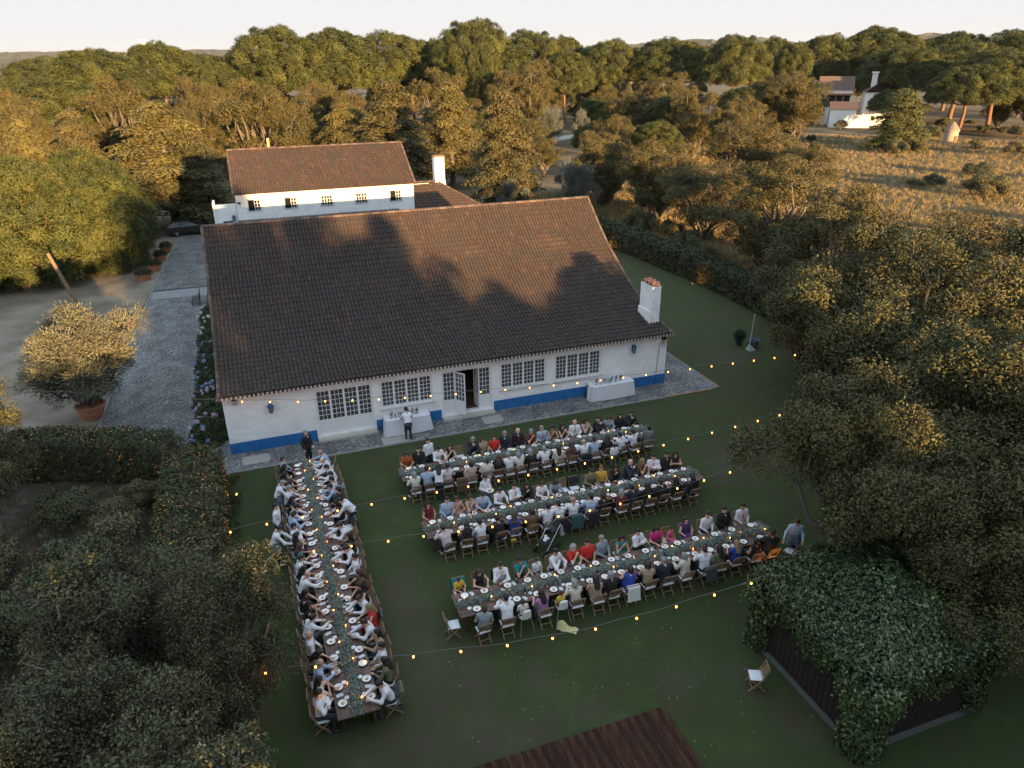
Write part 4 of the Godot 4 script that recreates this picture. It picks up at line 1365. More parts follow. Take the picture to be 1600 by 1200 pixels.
	for q in [[-6.5, 3.5, 1.6, 2.6], [-4.2, 5.0, 1.3, 2.4], [-5.5, 8.0, 1.8, 3.0], [-3.6, 9.5, 1.5, 2.4], [-7.5, 11.0, 2.0, 3.2], [-8.5, 6.5, 1.7, 3.0], [-5.0, 12.2, 1.6, 2.6], [-9.5, 14.0, 2.2, 3.4], [-10.5, 9.0, 2.0, 3.0], [-3.4, 3.0, 1.1, 2.0]]:
		plant_tree("scrub", n + 1, "understory_shrub", "low dark shrub on the leaf litter behind the berry hedge, %s of them" % ORD[n], "bush", Vector3(q[0], 0, q[1]), q[2], q[3], n * 1.7, "shrubs behind the berry hedge")
		n += 1
	# unseen trees: tall ones known by their shade, lower ones added to block sun
	n = 0
	for q in [[-6, 60, 10.8, 11], [3, 62, 10.4, 10], [10.5, 62, 11.3, 9], [16.8, 60, 20.6, 11], [22.0, 58, 18.8, 9], [19.5, 59, 19.4, 8], [25, 60, 16.2, 7], [27.8, 62, 14.8, 8], [30.5, 61, 13.8, 7], [33, 59, 13.2, 8], [36, 60, 13.0, 7], [38.5, 61, 13.8, 8], [45, 58, 14.0, 10], [51.5, 60, 17.8, 11], [58, 56, 15.0, 8], [72, 58, 8.8, 13], [-15, 58, 10.8, 12], [20, 75, 15.8, 14], [38, 74, 13.8, 14], [54, 74, 15.8, 14], [29, 49, 7.8, 9], [37, 48, 8.3, 9], [22, 50, 7.8, 8], [46, 46, 8.8, 10], [14, 52, 7.8, 9], [6, 54, 7.3, 9], [-3, 52, 7.3, 9], [56, 44, 10.3, 11], [-9, 30, 9.6, 7], [-3.5, 29.5, 9.0, 6], [1.5, 30, 8.6, 7], [6.5, 30.5, 7.6, 6], [12, 33.5, 8.0, 6], [19, 35.5, 8.1, 7], [26, 34, 9.1, 7], [32, 29, 9.6, 8]]:
		plant_tree("oak", n, "shade_tree", "unseen tree outside the picture whose shade lies on the garden, %s of them" % ORD[n], "tree", Vector3(q[0], 0, q[1]), q[2], q[3], n * 1.1, "tall trees behind the viewpoint")
		n += 1
	# dry grass: too fine to count
	var tb := MB.new()
	tb.put(spray.grass[0], spray.grass[1], Transform3D.IDENTITY, Color(1, 1, 1))
	var places := []
	for i in 24000:
		var p: Vector3
		if i % 4 == 0:
			p = Vector3(rnd(38.5, 62), 0, rnd(-60, 2))
		else:
			var a := rnd(.52, 1.0)
			var D := rnd(70, 190)
			p = Vector3(2.3 + sin(a) * D, 0, 34 - cos(a) * D)
		places.append([p, rnd(.5, 1.2) if i % 4 == 0 else rnd(.3, .75)])
	for i in 1700:
		places.append([Vector3(rnd(-13, -2.8), 0, rnd(1.2, 16)), rnd(.14, .34)])
	var go := scatter("dry_grass", tb.mesh(), tinted("dry grass blades", .9), places, [Color(.30, .21, .10), Color(.22, .17, .075), Color(.13, .12, .045)])
	tag(go, "dry orange grass beyond the hedges and over the far field", "grass", "", "stuff")

func scatter(called: String, mesh: Mesh, mat: Material, places: Array, tones: Array) -> MultiMeshInstance3D:
	var mm := MultiMesh.new()
	mm.transform_format = MultiMesh.TRANSFORM_3D
	mm.use_colors = true
	mm.mesh = mesh
	mm.instance_count = places.size()
	for i in places.size():
		var s: float = places[i][1]
		mm.set_instance_transform(i, Transform3D(Basis(Vector3.UP, rnd(0, TAU)).scaled(Vector3(s, s, s)), places[i][0]))
		mm.set_instance_color(i, tones[i % tones.size()] * rnd(.8, 1.2))
	var o := MultiMeshInstance3D.new()
	o.name = numbered(called)
	o.multimesh = mm
	o.material_override = mat
	add_child(o)
	return o

# ---------------------------------------------------------------- hedges, pots, flowers
func hedge(label: String, line: Array, w: float, h: float, dens: float, r: float, ca: Color, cb: Color, berries := 0.0):
	var o := thing("garden_hedge", label, "hedge", Vector3.ZERO, 0, "clipped garden hedges")
	var b := MB.new()
	var core := MB.new()
	var br := MB.new()
	for i in line.size() - 1:
		var a := Vector3(line[i][0], 0, line[i][1])
		var e := Vector3(line[i + 1][0], 0, line[i + 1][1])
		var d := (e - a)
		var L := d.length()
		var u := d / L
		var s := u.cross(Vector3.UP)
		core.slab(Transform3D(Basis(s, Vector3.UP, -u), (a + e) * .5 + Vector3(0, h * .42, 0)), Vector3(w * .72, h * .84, L + .2))
		var n := int(L * (w + 2 * h) * dens)
		for k in n:
			var t := rng.randf()
			var q := rng.randf() * (w + 2 * h)
			var p: Vector3
			var o2: Vector3
			if q < w:
				p = Vector3(0, h, 0) + s * (q - w / 2); o2 = Vector3(0, 1, 0)
			elif q < w + h:
				p = s * w * .5 + Vector3(0, q - w, 0); o2 = s
			else:
				p = -s * w * .5 + Vector3(0, q - w - h, 0); o2 = -s
			# soften the shoulders and let the outline waver
			p *= 1.0 - .05 * absf(sin(t * L * 1.3 + p.y * 2.0)) - rng.randf() * .05
			p += a + d * t
			var c := mixc(ca, cb)
			leafing(b, "box", p, (o2 + Vector3(0, .3, 0) + rdir() * .5).normalized(), r * rnd(.75, 1.3), c)
			if rng.randf() < berries:
				br.col = mixc(Color(.42, .13, .02), Color(.50, .20, .03))
				var bp := p + o2 * r * .55
				br.lathe([Vector2(0, -.035), Vector2(.04, 0), Vector2(0, .035)], bp + rdir() * .1, 5)
				br.lathe([Vector2(0, -.03), Vector2(.035, 0), Vector2(0, .03)], bp + rdir() * .12, 5)
	for e in [line[0], line[-1]]:
		var n2 := int(w * h * dens * 1.2)
		for k in n2:
			var p := Vector3(e[0], 0, e[1]) + Vector3(rnd(-w / 2, w / 2), rnd(0, h), rnd(-w / 4, w / 4))
			leafing(b, "box", p, (rdir() + Vector3(0, .4, 0)).normalized(), r, mixc(ca, cb))
	part(o, "branches", core.mesh(), plain("hedge twigs", Color(.085, .062, .040), .9))
	part(o, "foliage", b.mesh(), tinted("foliage", .75, .0)).set_meta("kind", "stuff")
	if br.v.size():
		part(o, "berries", br.mesh(), tinted("berries", .5)).set_meta("kind", "stuff")

func hedges_and_plants():
	hedge("berry hedge beside the sandy yard at the left", [[-9.6, -1.9], [-6, -.6], [-2.6, .9]], 1.7, 2.0, 24, .26, Color(.028, .040, .011), Color(.055, .056, .016), .10)
	hedge("long hedge dotted with orange berries along the lawn's left side", [[-1.45, 2.4], [-1.4, 9], [-1.25, 15], [-1.2, 21]], 2.3, 2.0, 22, .26, Color(.032, .044, .012), Color(.066, .062, .017), .14)
	hedge("dark clipped hedge along the far side of the right lawn", [[35.6, -40], [37.2, -28], [38.0, -16], [37.7, -8], [36.6, -1.5], [34.2, 4.5]], 1.9, 2.05, 12, .38, Color(.024, .036, .012), Color(.044, .054, .017))
	# leafy edge of tall blades at the lawn side of the berry hedge
	var b := MB.new()
	for i in 160:
		var p := Vector3(rnd(-.25, .25), 0, rnd(2.4, 20))
		b.put(spray.grass[0], spray.grass[1], Transform3D(Basis(Vector3.UP, rnd(0, 6)).scaled(Vector3(.35, .35, .35)), p), mixc(Color(.04, .06, .02), Color(.07, .08, .03)))
	var bd := part(null, "border_grass", b.mesh(), tinted("foliage", .75, .0))
	tag(bd, "narrow border of grass blades at the foot of the berry hedge", "grass", "", "stuff")
	# potted olive
	var pot := thing("clay_pot", "large terracotta pot holding the big olive tree", "pot", Vector3(-6.95, 0, -7.0))
	b = MB.new()
	b.lathe([Vector2(.45, 0), Vector2(.62, .4), Vector2(.7, .75), Vector2(.76, .75), Vector2(.76, .84), Vector2(.66, .84), Vector2(.62, .7), Vector2(0, .68)], Vector3.ZERO, 20)
	part(pot, "pot_body", b.mesh(), terracotta())
	plant_tree("olive", 0, "potted_olive", "silvery olive tree in a pot catching golden light", "tree", Vector3(-7.1, .4, -7.2), 5.9, 6.4, .4)
	# long clay troughs with clipped shrubs along the drive
	var spots := [[-7.0, -22.3, 1.5, "clay trough with dark clipped shrub near the potted olive"], [-7.1, -17.8, .9, "small clay pot with shrub half hidden behind the potted olive"], [-6.7, -35.4, 1.25, "clay trough with round shrub, first past the drain line"], [-6.1, -38.4, 1.2, "clay trough with shrub, second past the drain line"], [-5.8, -42.0, 1.1, "clay trough with shrub, third past the drain line"], [-5.5, -45.6, 1.1, "clay trough with shrub, last before the parked car"]]
	for q in spots:
		var t := thing("shrub_trough", q[3], "planter", Vector3(q[0], 0, q[1]), rnd(-.2, .2), "clay troughs along the drive")
		b = MB.new()
		var w: float = q[2]
		var lo := []
		var hi := []
		for k in 14:
			var a := TAU * k / 14
			lo.append(Vector3(cos(a) * w * .42, 0, sin(a) * w * .26)); hi.append(Vector3(cos(a) * w * .52, .55, sin(a) * w * .34))
		for k in 14:
			var l := (k + 1) % 14
			b.quad(lo[k], hi[k], hi[l], lo[l])
			b.quad(hi[k], hi[k] * 1.06 + Vector3(0, .02, 0), hi[l] * 1.06 + Vector3(0, .02, 0), hi[l])
			b.tri(hi[k] * .95, Vector3(0, .5, 0), hi[l] * .95)
		part(t, "trough", b.mesh(), terracotta())
		b = MB.new()
		for k in 150:
			var d := rdir()
			d.y = absf(d.y)
			leafing(b, "box", Vector3(0, .55, 0) + d * Vector3(w * .58, .5, w * .42) * pow(rng.randf(), .3), (d + Vector3(0, .3, 0)).normalized(), .17, mixc(Color(.022, .036, .012), Color(.04, .055, .018)))
		part(t, "shrub", b.mesh(), tinted("foliage", .75, .0))
	# flower bed along the left gable: agapanthus and hydrangeas
	var hyd := [[-1.0, -2.3, 1.15, 0], [-.85, -4.4, 1.1, 1], [-1.0, -6.6, 1.0, 0], [-.9, -9.0, 1.15, 2], [-1.05, -11.6, 1.0, 2], [-.9, -14.2, 1.1, 2], [-1.05, -17, 1.0, 3], [-.9, -19.6, 1.0, 3], [-1.1, -22.2, 1.0, 3]]
	var heads := []
	for i in 3:
		var hb := []
		for k in 22:
			var d := rdir()
			hb.append([d * .05, d * .085, .03, rnd(.024, .036)])
		heads.append(sdf_mesh(hb, .02, .012))
	for i in hyd.size():
		var q: Array = hyd[i]
		var kind: int = q[3]
		var t := thing("flower_bush", ["hydrangea bush with pink and mauve heads", "hydrangea bush with few lilac heads", "blue flowering bush", "white flowering bush"][kind] + " by the left gable, %s from the terrace" % ORD[i], "flowers", Vector3(q[0], 0, q[1]), 0, "flowering bushes along the gable")
		b = MB.new()
		for k in 210:
			var d := rdir()
			d.y = absf(d.y)
			leafing(b, "box", d * Vector3(.95, q[2], 1.35) * pow(rng.randf(), .3), (d + Vector3(0, .3, 0)).normalized(), .27, mixc(Color(.026, .042, .012), Color(.05, .068, .018)))
		part(t, "foliage", b.mesh(), tinted("foliage", .75, .0))
		for k in [24, 9, 11, 8][kind]:
			var d := rdir()
			d.y = absf(d.y) * .9 + .15
			d.x = -absf(d.x) if k % 3 else d.x
			var tone: int = [k % 3, 1 + k % 2, 3 + k % 2, 5][kind]
			if kind == 0 and k % 4 == 0: tone = 3
			var petal: Color = [Color(.34, .22, .31), Color(.30, .23, .35), Color(.36, .30, .37), Color(.10, .16, .30), Color(.18, .24, .36), Color(.42, .44, .43)][tone]
			part(t, "flower_head", heads[k % 3], plain("petal %d" % tone, petal, .8), Transform3D(Basis(Vector3.UP, k).scaled(Vector3.ONE * rnd(.8, 1.25)), d.normalized() * Vector3(1.0, q[2] * 1.04, 1.4)))

func terracotta() -> Material:
	return ground_mat("terracotta", noise_tex("terra", .02, [[0.0, Color(.22, .085, .045)], [.6, Color(.34, .14, .075)], [1.0, Color(.42, .20, .12)]], 4), 2.0)

# ---------------------------------------------------------------- ivy pavilion
func pavilion():
	var p := thing("ivy_pavilion", "wooden garden pavilion smothered in ivy at the lower right", "pavilion")
	var x0 := 16.0
	var x1 := 20.0
	var z0 := 19.2
	var z1 := 23.6
	var wood := ground_mat("dark stained boards", noise_tex("dboards", .02, [[0.0, Color(.009, .0045, .003)], [1.0, Color(.024, .011, .007)]], 4), 1.5)
	var b := MB.new()
	b.box(Vector3(x0 - .16, -.05, z0 - .16), Vector3(x1 + .16, .06, z1 + .16))
	part(p, "stone_base", b.mesh(), plain("pavilion base stone", Color(.085, .088, .085), .85))
	var board := MB.new()
	board.box(Vector3(-.095, 0, -.015), Vector3(.095, 1.5, .015))
	var bm := board.mesh()
	var side := func(a: Vector3, e: Vector3):
		var n := int((e - a).length() / .2)
		var ang := atan2(-(e.z - a.z), e.x - a.x)
		for i in n:
			part(p, "board", bm, wood, Transform3D(Basis(Vector3.UP, ang), a.lerp(e, (i + .5) / n) + Vector3(0, .07, 0)))
		var r := MB.new()
		r.bar(a + Vector3(0, 1.6, 0), e + Vector3(0, 1.6, 0), .26, .06, Vector3.UP.cross(e - a).normalized())
		part(p, "counter_rail", r.mesh(), wood)
	side.call(Vector3(x0, 0, z0), Vector3(x0, 0, z1))
	side.call(Vector3(x0 + .9, 0, z1), Vector3(x1, 0, z1))
	side.call(Vector3(x1, 0, z1), Vector3(x1, 0, z0))
	for q in [[x0, z0], [x0, z1], [x1, z0], [x1, z1], [(x0 + x1) / 2, z0], [x1, (z0 + z1) / 2]]:
		b = MB.new()
		b.box(Vector3(q[0] - .07, .07, q[1] - .07), Vector3(q[0] + .07, 2.5, q[1] + .07))
		part(p, "post", b.mesh(), wood)
	b = MB.new()
	var apex := Vector3((x0 + x1) / 2, 3.6, (z0 + z1) / 2)
	var ev := [Vector3(x0 - .15, 2.45, z1 + .15), Vector3(x1 + .15, 2.45, z1 + .15), Vector3(x1 + .15, 2.45, z0 - .15), Vector3(x0 - .15, 2.45, z0 - .15)]
	for k in 4:
		b.tri(ev[k], apex, ev[(k + 1) % 4])
	part(p, "roof", b.mesh(), wood)
	# barrel tap seen on the counter
	b = MB.new()
	b.tube([Vector3(x0 - .02, 1.42, z1 - .55), Vector3(x0 - .16, 1.42, z1 - .55)], [.1, .09], 10)
	part(p, "round_knob", b.mesh(), plain("knob wood", Color(.12, .055, .03), .6))
	var iv := MB.new()
	var ga := Color(.016, .032, .009)
	var gb := Color(.050, .080, .024)
	var pale := Color(.16, .19, .075)
	var tone := func(q: float): return mixc(ga, gb) if rng.randf() > q else mixc(gb, pale)
	for k in 4:
		for i in 1250:
			var u := rng.randf()
			var v := rng.randf()
			if u + v > 1:
				u = 1 - u; v = 1 - v
			var a: Vector3 = ev[k]
			var e: Vector3 = ev[(k + 1) % 4]
			var q: Vector3 = apex + (a - apex) * u + (e - apex) * v
			var nn: Vector3 = (e - a).cross(apex - a).normalized()
			if nn.y < 0: nn = -nn
			q += nn * (.10 + .34 * (.5 + .5 * sin(q.x * 2.1 + 1.0) * cos(q.z * 1.7)) + .12 * sin(q.x * 5.3) * sin(q.z * 4.7) + rnd(0, .18))
			leafing(iv, "ivy", q, (nn + rdir() * .45).normalized(), .165 * rnd(.5, 1.35), tone.call(.38 if k == 0 else .2))
	for k in 4:   # fringe hanging from the eaves
		for i in 560:
			var a: Vector3 = ev[k]
			var e: Vector3 = ev[(k + 1) % 4]
			var f := rng.randf()
			var q := a.lerp(e, f)
			var out := (Vector3(q.x, 0, q.z) - Vector3(apex.x, 0, apex.z)).normalized()
			var dip := (.95 if k in [0, 3] else .5) * (.45 + .55 * absf(sin(f * 9.0 + k))) + (1.0 if f < .12 or f > .9 else 0.0) * .6
			q += Vector3(0, -rng.randf() * dip + .1, 0) + out * rnd(-.05, .18)
			leafing(iv, "ivy", q, (out + Vector3(0, .35, 0) + rdir() * .4).normalized(), .16 * rnd(.5, 1.35), tone.call(.3))
	for c in [[ev[0], 1050, .55], [ev[3], 620, .45], [ev[1], 300, .4], [ev[2], 200, .4]]:   # ivy running down the corner posts
		for i in c[1]:
			var y := rng.randf() * 2.6
			var wdt: float = c[2] * (1.0 if y < 1.9 else 1.5)
			var d := Vector3(rnd(-1, 1), 0, rnd(-1, 1)).normalized()
			var q: Vector3 = Vector3(c[0].x, y, c[0].z).lerp(Vector3(apex.x, y, apex.z), .09) + d * wdt * sqrt(rng.randf())
			leafing(iv, "ivy", q, (d + Vector3(0, .4, 0) + rdir() * .3).normalized(), .165 * rnd(.5, 1.35), tone.call(.42))
	var io := part(p, "ivy", iv.mesh(), tinted("ivy leaves", .5))
	io.set_meta("kind", "stuff")

# ================================================================ garden furniture and small things
func cloth_grid(nu: int, nv: int, f: Callable) -> ArrayMesh:   # smooth sheet, f(u, v) -> point
	var P := []
	for i in nu + 1:
		var row := []
		for j in nv + 1: row.append(f.call(float(i) / nu, float(j) / nv))
		P.append(row)
	var V := PackedVector3Array()
	var N := PackedVector3Array()
	var I := PackedInt32Array()
	for i in nu + 1:
		for j in nv + 1:
			V.append(P[i][j])
			var du: Vector3 = P[mini(i + 1, nu)][j] - P[maxi(i - 1, 0)][j]
			var dv: Vector3 = P[i][mini(j + 1, nv)] - P[i][maxi(j - 1, 0)]
			N.append(du.cross(dv).normalized())
	for i in nu:
		for j in nv:
			var a := i * (nv + 1) + j
			for q in [a, a + 1, a + nv + 2, a, a + nv + 2, a + nv + 1]: I.append(q)
	var b := MB.new()
	b.put_ix([V, N, I], Transform3D.IDENTITY)
	return b.mesh()

func lamp_at(parent: Node3D, at: Vector3, energy: float, c: Color, size := .03):
	var l := OmniLight3D.new()
	l.name = "lamp_light"
	l.light_color = c
	l.light_energy = energy
	l.light_size = size
	l.omni_range = 30.0
	l.omni_attenuation = 2.0
	l.shadow_enabled = true
	parent.add_child(l, true)
	l.position = at

func glow(key: String, c: Color, e: float) -> StandardMaterial3D:
	if not mats.has(key):
		var m := StandardMaterial3D.new()
		m.resource_name = key
		m.albedo_color = Color(1, .9, .7)
		m.emission_enabled = true
		m.emission = c
		m.emission_energy_multiplier = e
		mats[key] = m
	return mats[key]

func garden_things():
	var b := MB.new()
	# timber dance floor: single planks
	var deck := thing("timber_deck", "dark reddish timber deck laid on the lawn at the bottom edge", "deck", Vector3(5.2, 0, 20.5))
	var woods := []
	for i in 5:
		var k: float = [.7, .85, 1.0, 1.2, 1.4][i]
		woods.append(ground_mat("deck plank %d" % i, noise_tex("dp%d" % i, .015, [[0.0, Color(.022, .0095, .006) * k], [.5, Color(.042, .019, .012) * k], [1.0, Color(.064, .032, .021) * k]], 5, FastNoiseLite.TYPE_SIMPLEX_SMOOTH, 256, 40 + i), 1.6, null, 1.0, .8))
		woods[i].metallic_specular = .25
		woods[i].uv1_scale = Vector3(3.0, 1.0, .35)
	b.box(Vector3(-.07, .03, 0), Vector3(.07, .085, 6.0))
	var pm := b.mesh()
	for i in 45:
		part(deck, "plank", pm, woods[(i * 7 + i / 4) % 5], Transform3D(Basis(), Vector3(.08 + i * .1445, rnd(-.002, .002), 0)))
	for z in [.3, 2.2, 4.1, 5.7]:
		b = MB.new()
		b.box(Vector3(.02, -.01, z - .04), Vector3(6.5, .029, z + .04))
		part(deck, "joist", b.mesh(), woods[0])
	# leaning timber pole in the yard
	var pole := thing("timber_pole", "bare weathered timber pole leaning in the sandy yard", "pole", Vector3(-10.15, 0, -26.6))
	b = MB.new()
	b.tube([Vector3(0, -.2, 0), Vector3(-.7, 2.4, -.1), Vector3(-1.35, 4.8, -.2)], [.15, .14, .12], 10)
	part(pole, "shaft", b.mesh(), ground_mat("weathered pole", noise_tex("wp", .03, [[0.0, Color(.10, .06, .035)], [1.0, Color(.30, .20, .12)]], 4), 1.0))
	b = MB.new()
	b.tube([Vector3(-1.0, 3.7, .1), Vector3(-.85, 3.75, .3)], [.02, .02], 5)
	part(pole, "hook", b.mesh(), plain("zinc", Color(.4, .4, .4), .4, .7))
	# dark slatted bench by the flower bed
	var bench := thing("garden_bench", "dark slatted bench seen end-on by the flower bed", "bench", Vector3(-2.3, 0, -26.6), -PI / 2)
	var dark := plain("bench paint", Color(.018, .014, .012), .5)
	var sl := MB.new()
	sl.box(Vector3(-.75, -.015, -.035), Vector3(.75, .015, .035))
	var slm := sl.mesh()
	for i in 5: part(bench, "seat_slat", slm, dark, Transform3D(Basis(), Vector3(0, .44, -.2 + i * .1)))
	for i in 4: part(bench, "back_slat", slm, dark, Transform3D(Basis(Vector3.RIGHT, PI / 2 - .2), Vector3(0, .55 + i * .12, -.26 - i * .025)))
	for s in [-.65, .65]:
		b = MB.new()
		b.bar(Vector3(s, 0, .22), Vector3(s, .43, .22), .05, .05)
		part(bench, "leg", b.mesh(), dark)
		b = MB.new()
		b.bar(Vector3(s, 0, -.27), Vector3(s, .98, -.36), .05, .05)
		part(bench, "leg", b.mesh(), dark)
	# post on a triangular foot with a bucket and a potted grass on the right lawn
	var st := thing("lamp_stand", "slim leaning post on a triangular pale foot on the right lawn", "stand", Vector3(31.75, 0, -2.6))
	b = MB.new()
	b.tube([Vector3(-.05, .25, 0), Vector3(.25, 2.35, -.25)], [.035, .03], 8)
	part(st, "post", b.mesh(), plain("stand grey", Color(.30, .33, .32), .6))
	b = MB.new()
	b.hexa([Vector3(-.2, 0, .25), Vector3(.32, 0, .25), Vector3(.2, 0, -.2), Vector3(-.2, 0, -.2), Vector3(-.1, .34, .04), Vector3(-.02, .34, .04), Vector3(-.02, .34, -.04), Vector3(-.1, .34, -.04)])
	part(st, "foot", b.mesh(), plain("stand pale", Color(.32, .36, .36), .7))
	var bk := thing("zinc_bucket", "blue grey bucket standing beside the leaning post", "bucket", Vector3(32.25, 0, -2.9))
	b = MB.new()
	b.lathe([Vector2(0, .02), Vector2(.2, .02), Vector2(.32, .5), Vector2(.34, .5), Vector2(.34, .53), Vector2(.3, .53), Vector2(.2, .06), Vector2(0, .06)], Vector3.ZERO, 14)
	part(bk, "pail", b.mesh(), plain("bucket zinc", Color(.10, .13, .16), .5, .3))
	var pg := thing("potted_grass", "dark potted grass behind the leaning post", "plant", Vector3(31.6, 0, -3.6))
	b = MB.new()
	b.lathe([Vector2(0, .02), Vector2(.16, .02), Vector2(.24, .36), Vector2(.27, .36), Vector2(.2, .34), Vector2(0, .33)], Vector3.ZERO, 12)
	part(pg, "pot", b.mesh(), plain("dark pot", Color(.03, .035, .04), .6))
	b = MB.new()
	for i in 26:
		b.put(spray.grass[0], spray.grass[1], Transform3D(out_basis((Vector3(0, 1, 0) + rdir() * .6).normalized(), rnd(0, 6)).scaled(Vector3(.6, .75, .6)), Vector3(0, .33, 0)), mixc(Color(.02, .035, .02), Color(.04, .06, .035)))
	part(pg, "blades", b.mesh(), tinted("foliage", .75, .0))
	# drinks tables under long cloths
	drinks_table(Vector3(8.52, .045, .62), 2.3, "left drinks table", 11)
	drinks_table(Vector3(20.05, .045, .62), 2.6, "right drinks table", 12)
	# lit garden spotlights
	var warm := Color(1, .66, .26)
	for q in [[35.2, -30.3, 1.5, .4, .5, "behind the house corner"], [36.1, -16.4, 1.6, .25, .35, "half way along the right hedge"], [32.6, 3.6, 1.3, .25, .5, "where the right hedge meets the oaks"], [.25, 4.1, -1.0, .1, .25, "at the upper end of the berry hedge"], [.42, 17.0, -1.3, .1, 2.2, "at the lower end of the berry hedge"], [18.7, 16.95, -.05, -1.3, .13, "in the grass under the last chairs of the front table"]]:
		var g := thing("garden_spotlight", "small lit garden spotlight " + q[5], "lamp", Vector3(q[0], 0, q[1]), 0, "garden spotlights")
		var dir := Vector3(q[2], 1.1, q[3]).normalized()
		b = MB.new()
		b.tube([Vector3(0, -.05, 0), Vector3(0, .12, 0)], [.012, .012], 5)
		part(g, "spike", b.mesh(), plain("black plastic", Color(.02, .02, .02), .5))
		b = MB.new()
		b.tube([Vector3(0, .12, 0), Vector3(0, .12, 0) + dir * .12], [.045, .06], 10)
		part(g, "housing", b.mesh(), plain("black plastic", Color(.02, .02, .02), .5))
		b = MB.new()
		b.tube([Vector3(0, .12, 0) + dir * .121, Vector3(0, .12, 0) + dir * .128], [.052, .05], 10)
		part(g, "lens_light", b.mesh(), glow("spot lens", warm, 6.0))
		var sp := SpotLight3D.new()
		sp.name = "spot_light"
		sp.light_color = warm
		sp.light_energy = q[4] * 2.2
		sp.spot_angle = 48
		sp.spot_angle_attenuation = .6
		sp.spot_range = 20
		sp.light_size = .05
		sp.shadow_enabled = true
		g.add_child(sp)
		sp.look_at_from_position(Vector3(q[0], .12, q[1]) + dir * .14, Vector3(q[0], .12, q[1]) + dir * 2.0, Vector3(0, 0, 1) if absf(dir.z) < .5 else Vector3.RIGHT)
	# flood lamp on a thin mast among the oaks at the left
	var fm := thing("mast_lamp", "unlit flood lamp on a thin mast among the left oaks", "lamp", Vector3(.3, 0, 17.3))
	b = MB.new()
	b.tube([Vector3.ZERO, Vector3(0, 4.3, 0)], [.03, .025], 6)
	part(fm, "mast", b.mesh(), plain("mast grey", Color(.35, .38, .38), .5))
	b = MB.new()
	b.box(Vector3(-.32, 4.3, -.09), Vector3(-.06, 4.42, .09))
	b.bar(Vector3(-.36, 4.28, 0), Vector3(.1, 4.3, 0), .03, .03, Vector3.UP)
	part(fm, "lamp_head", b.mesh(), plain("lamp white", Color(.6, .62, .64), .5))
	# white sheet over something by the pavilion
	var sh := part(null, "white_sheet", cloth_grid(10, 10, func(u, v): return Vector3(24.0 + (u - .5) * .9, 1.0 + .1 * sin(u * 7) * cos(v * 6) - 1.2 * (maxf(absf(u - .5) - .3, 0) + maxf(absf(v - .5) - .3, 0)), 19.0 + (v - .5) * .8)), plain("white linen", Color(.55, .58, .62), .9))
	tag(sh, "white sheet thrown over a stand behind the ivy pavilion", "cloth")
	# fallen petals on the lawn
	b = MB.new()
	for i in 90:
		var p := Vector3(rnd(5, 17), .012, rnd(16.5, 22.5))
		b.put(spray.box[0].slice(0, 6), spray.box[1].slice(0, 6), Transform3D(Basis(Vector3.UP, rnd(0, 6)).scaled(Vector3(.1, .02, .1)), p), mixc(Color(.3, .3, .24), Color(.5, .5, .46)))
	tag(part(null, "fallen_petals", b.mesh(), tinted("petals", .7)), "pale fallen petals scattered over the front lawn", "petals", "", "stuff")

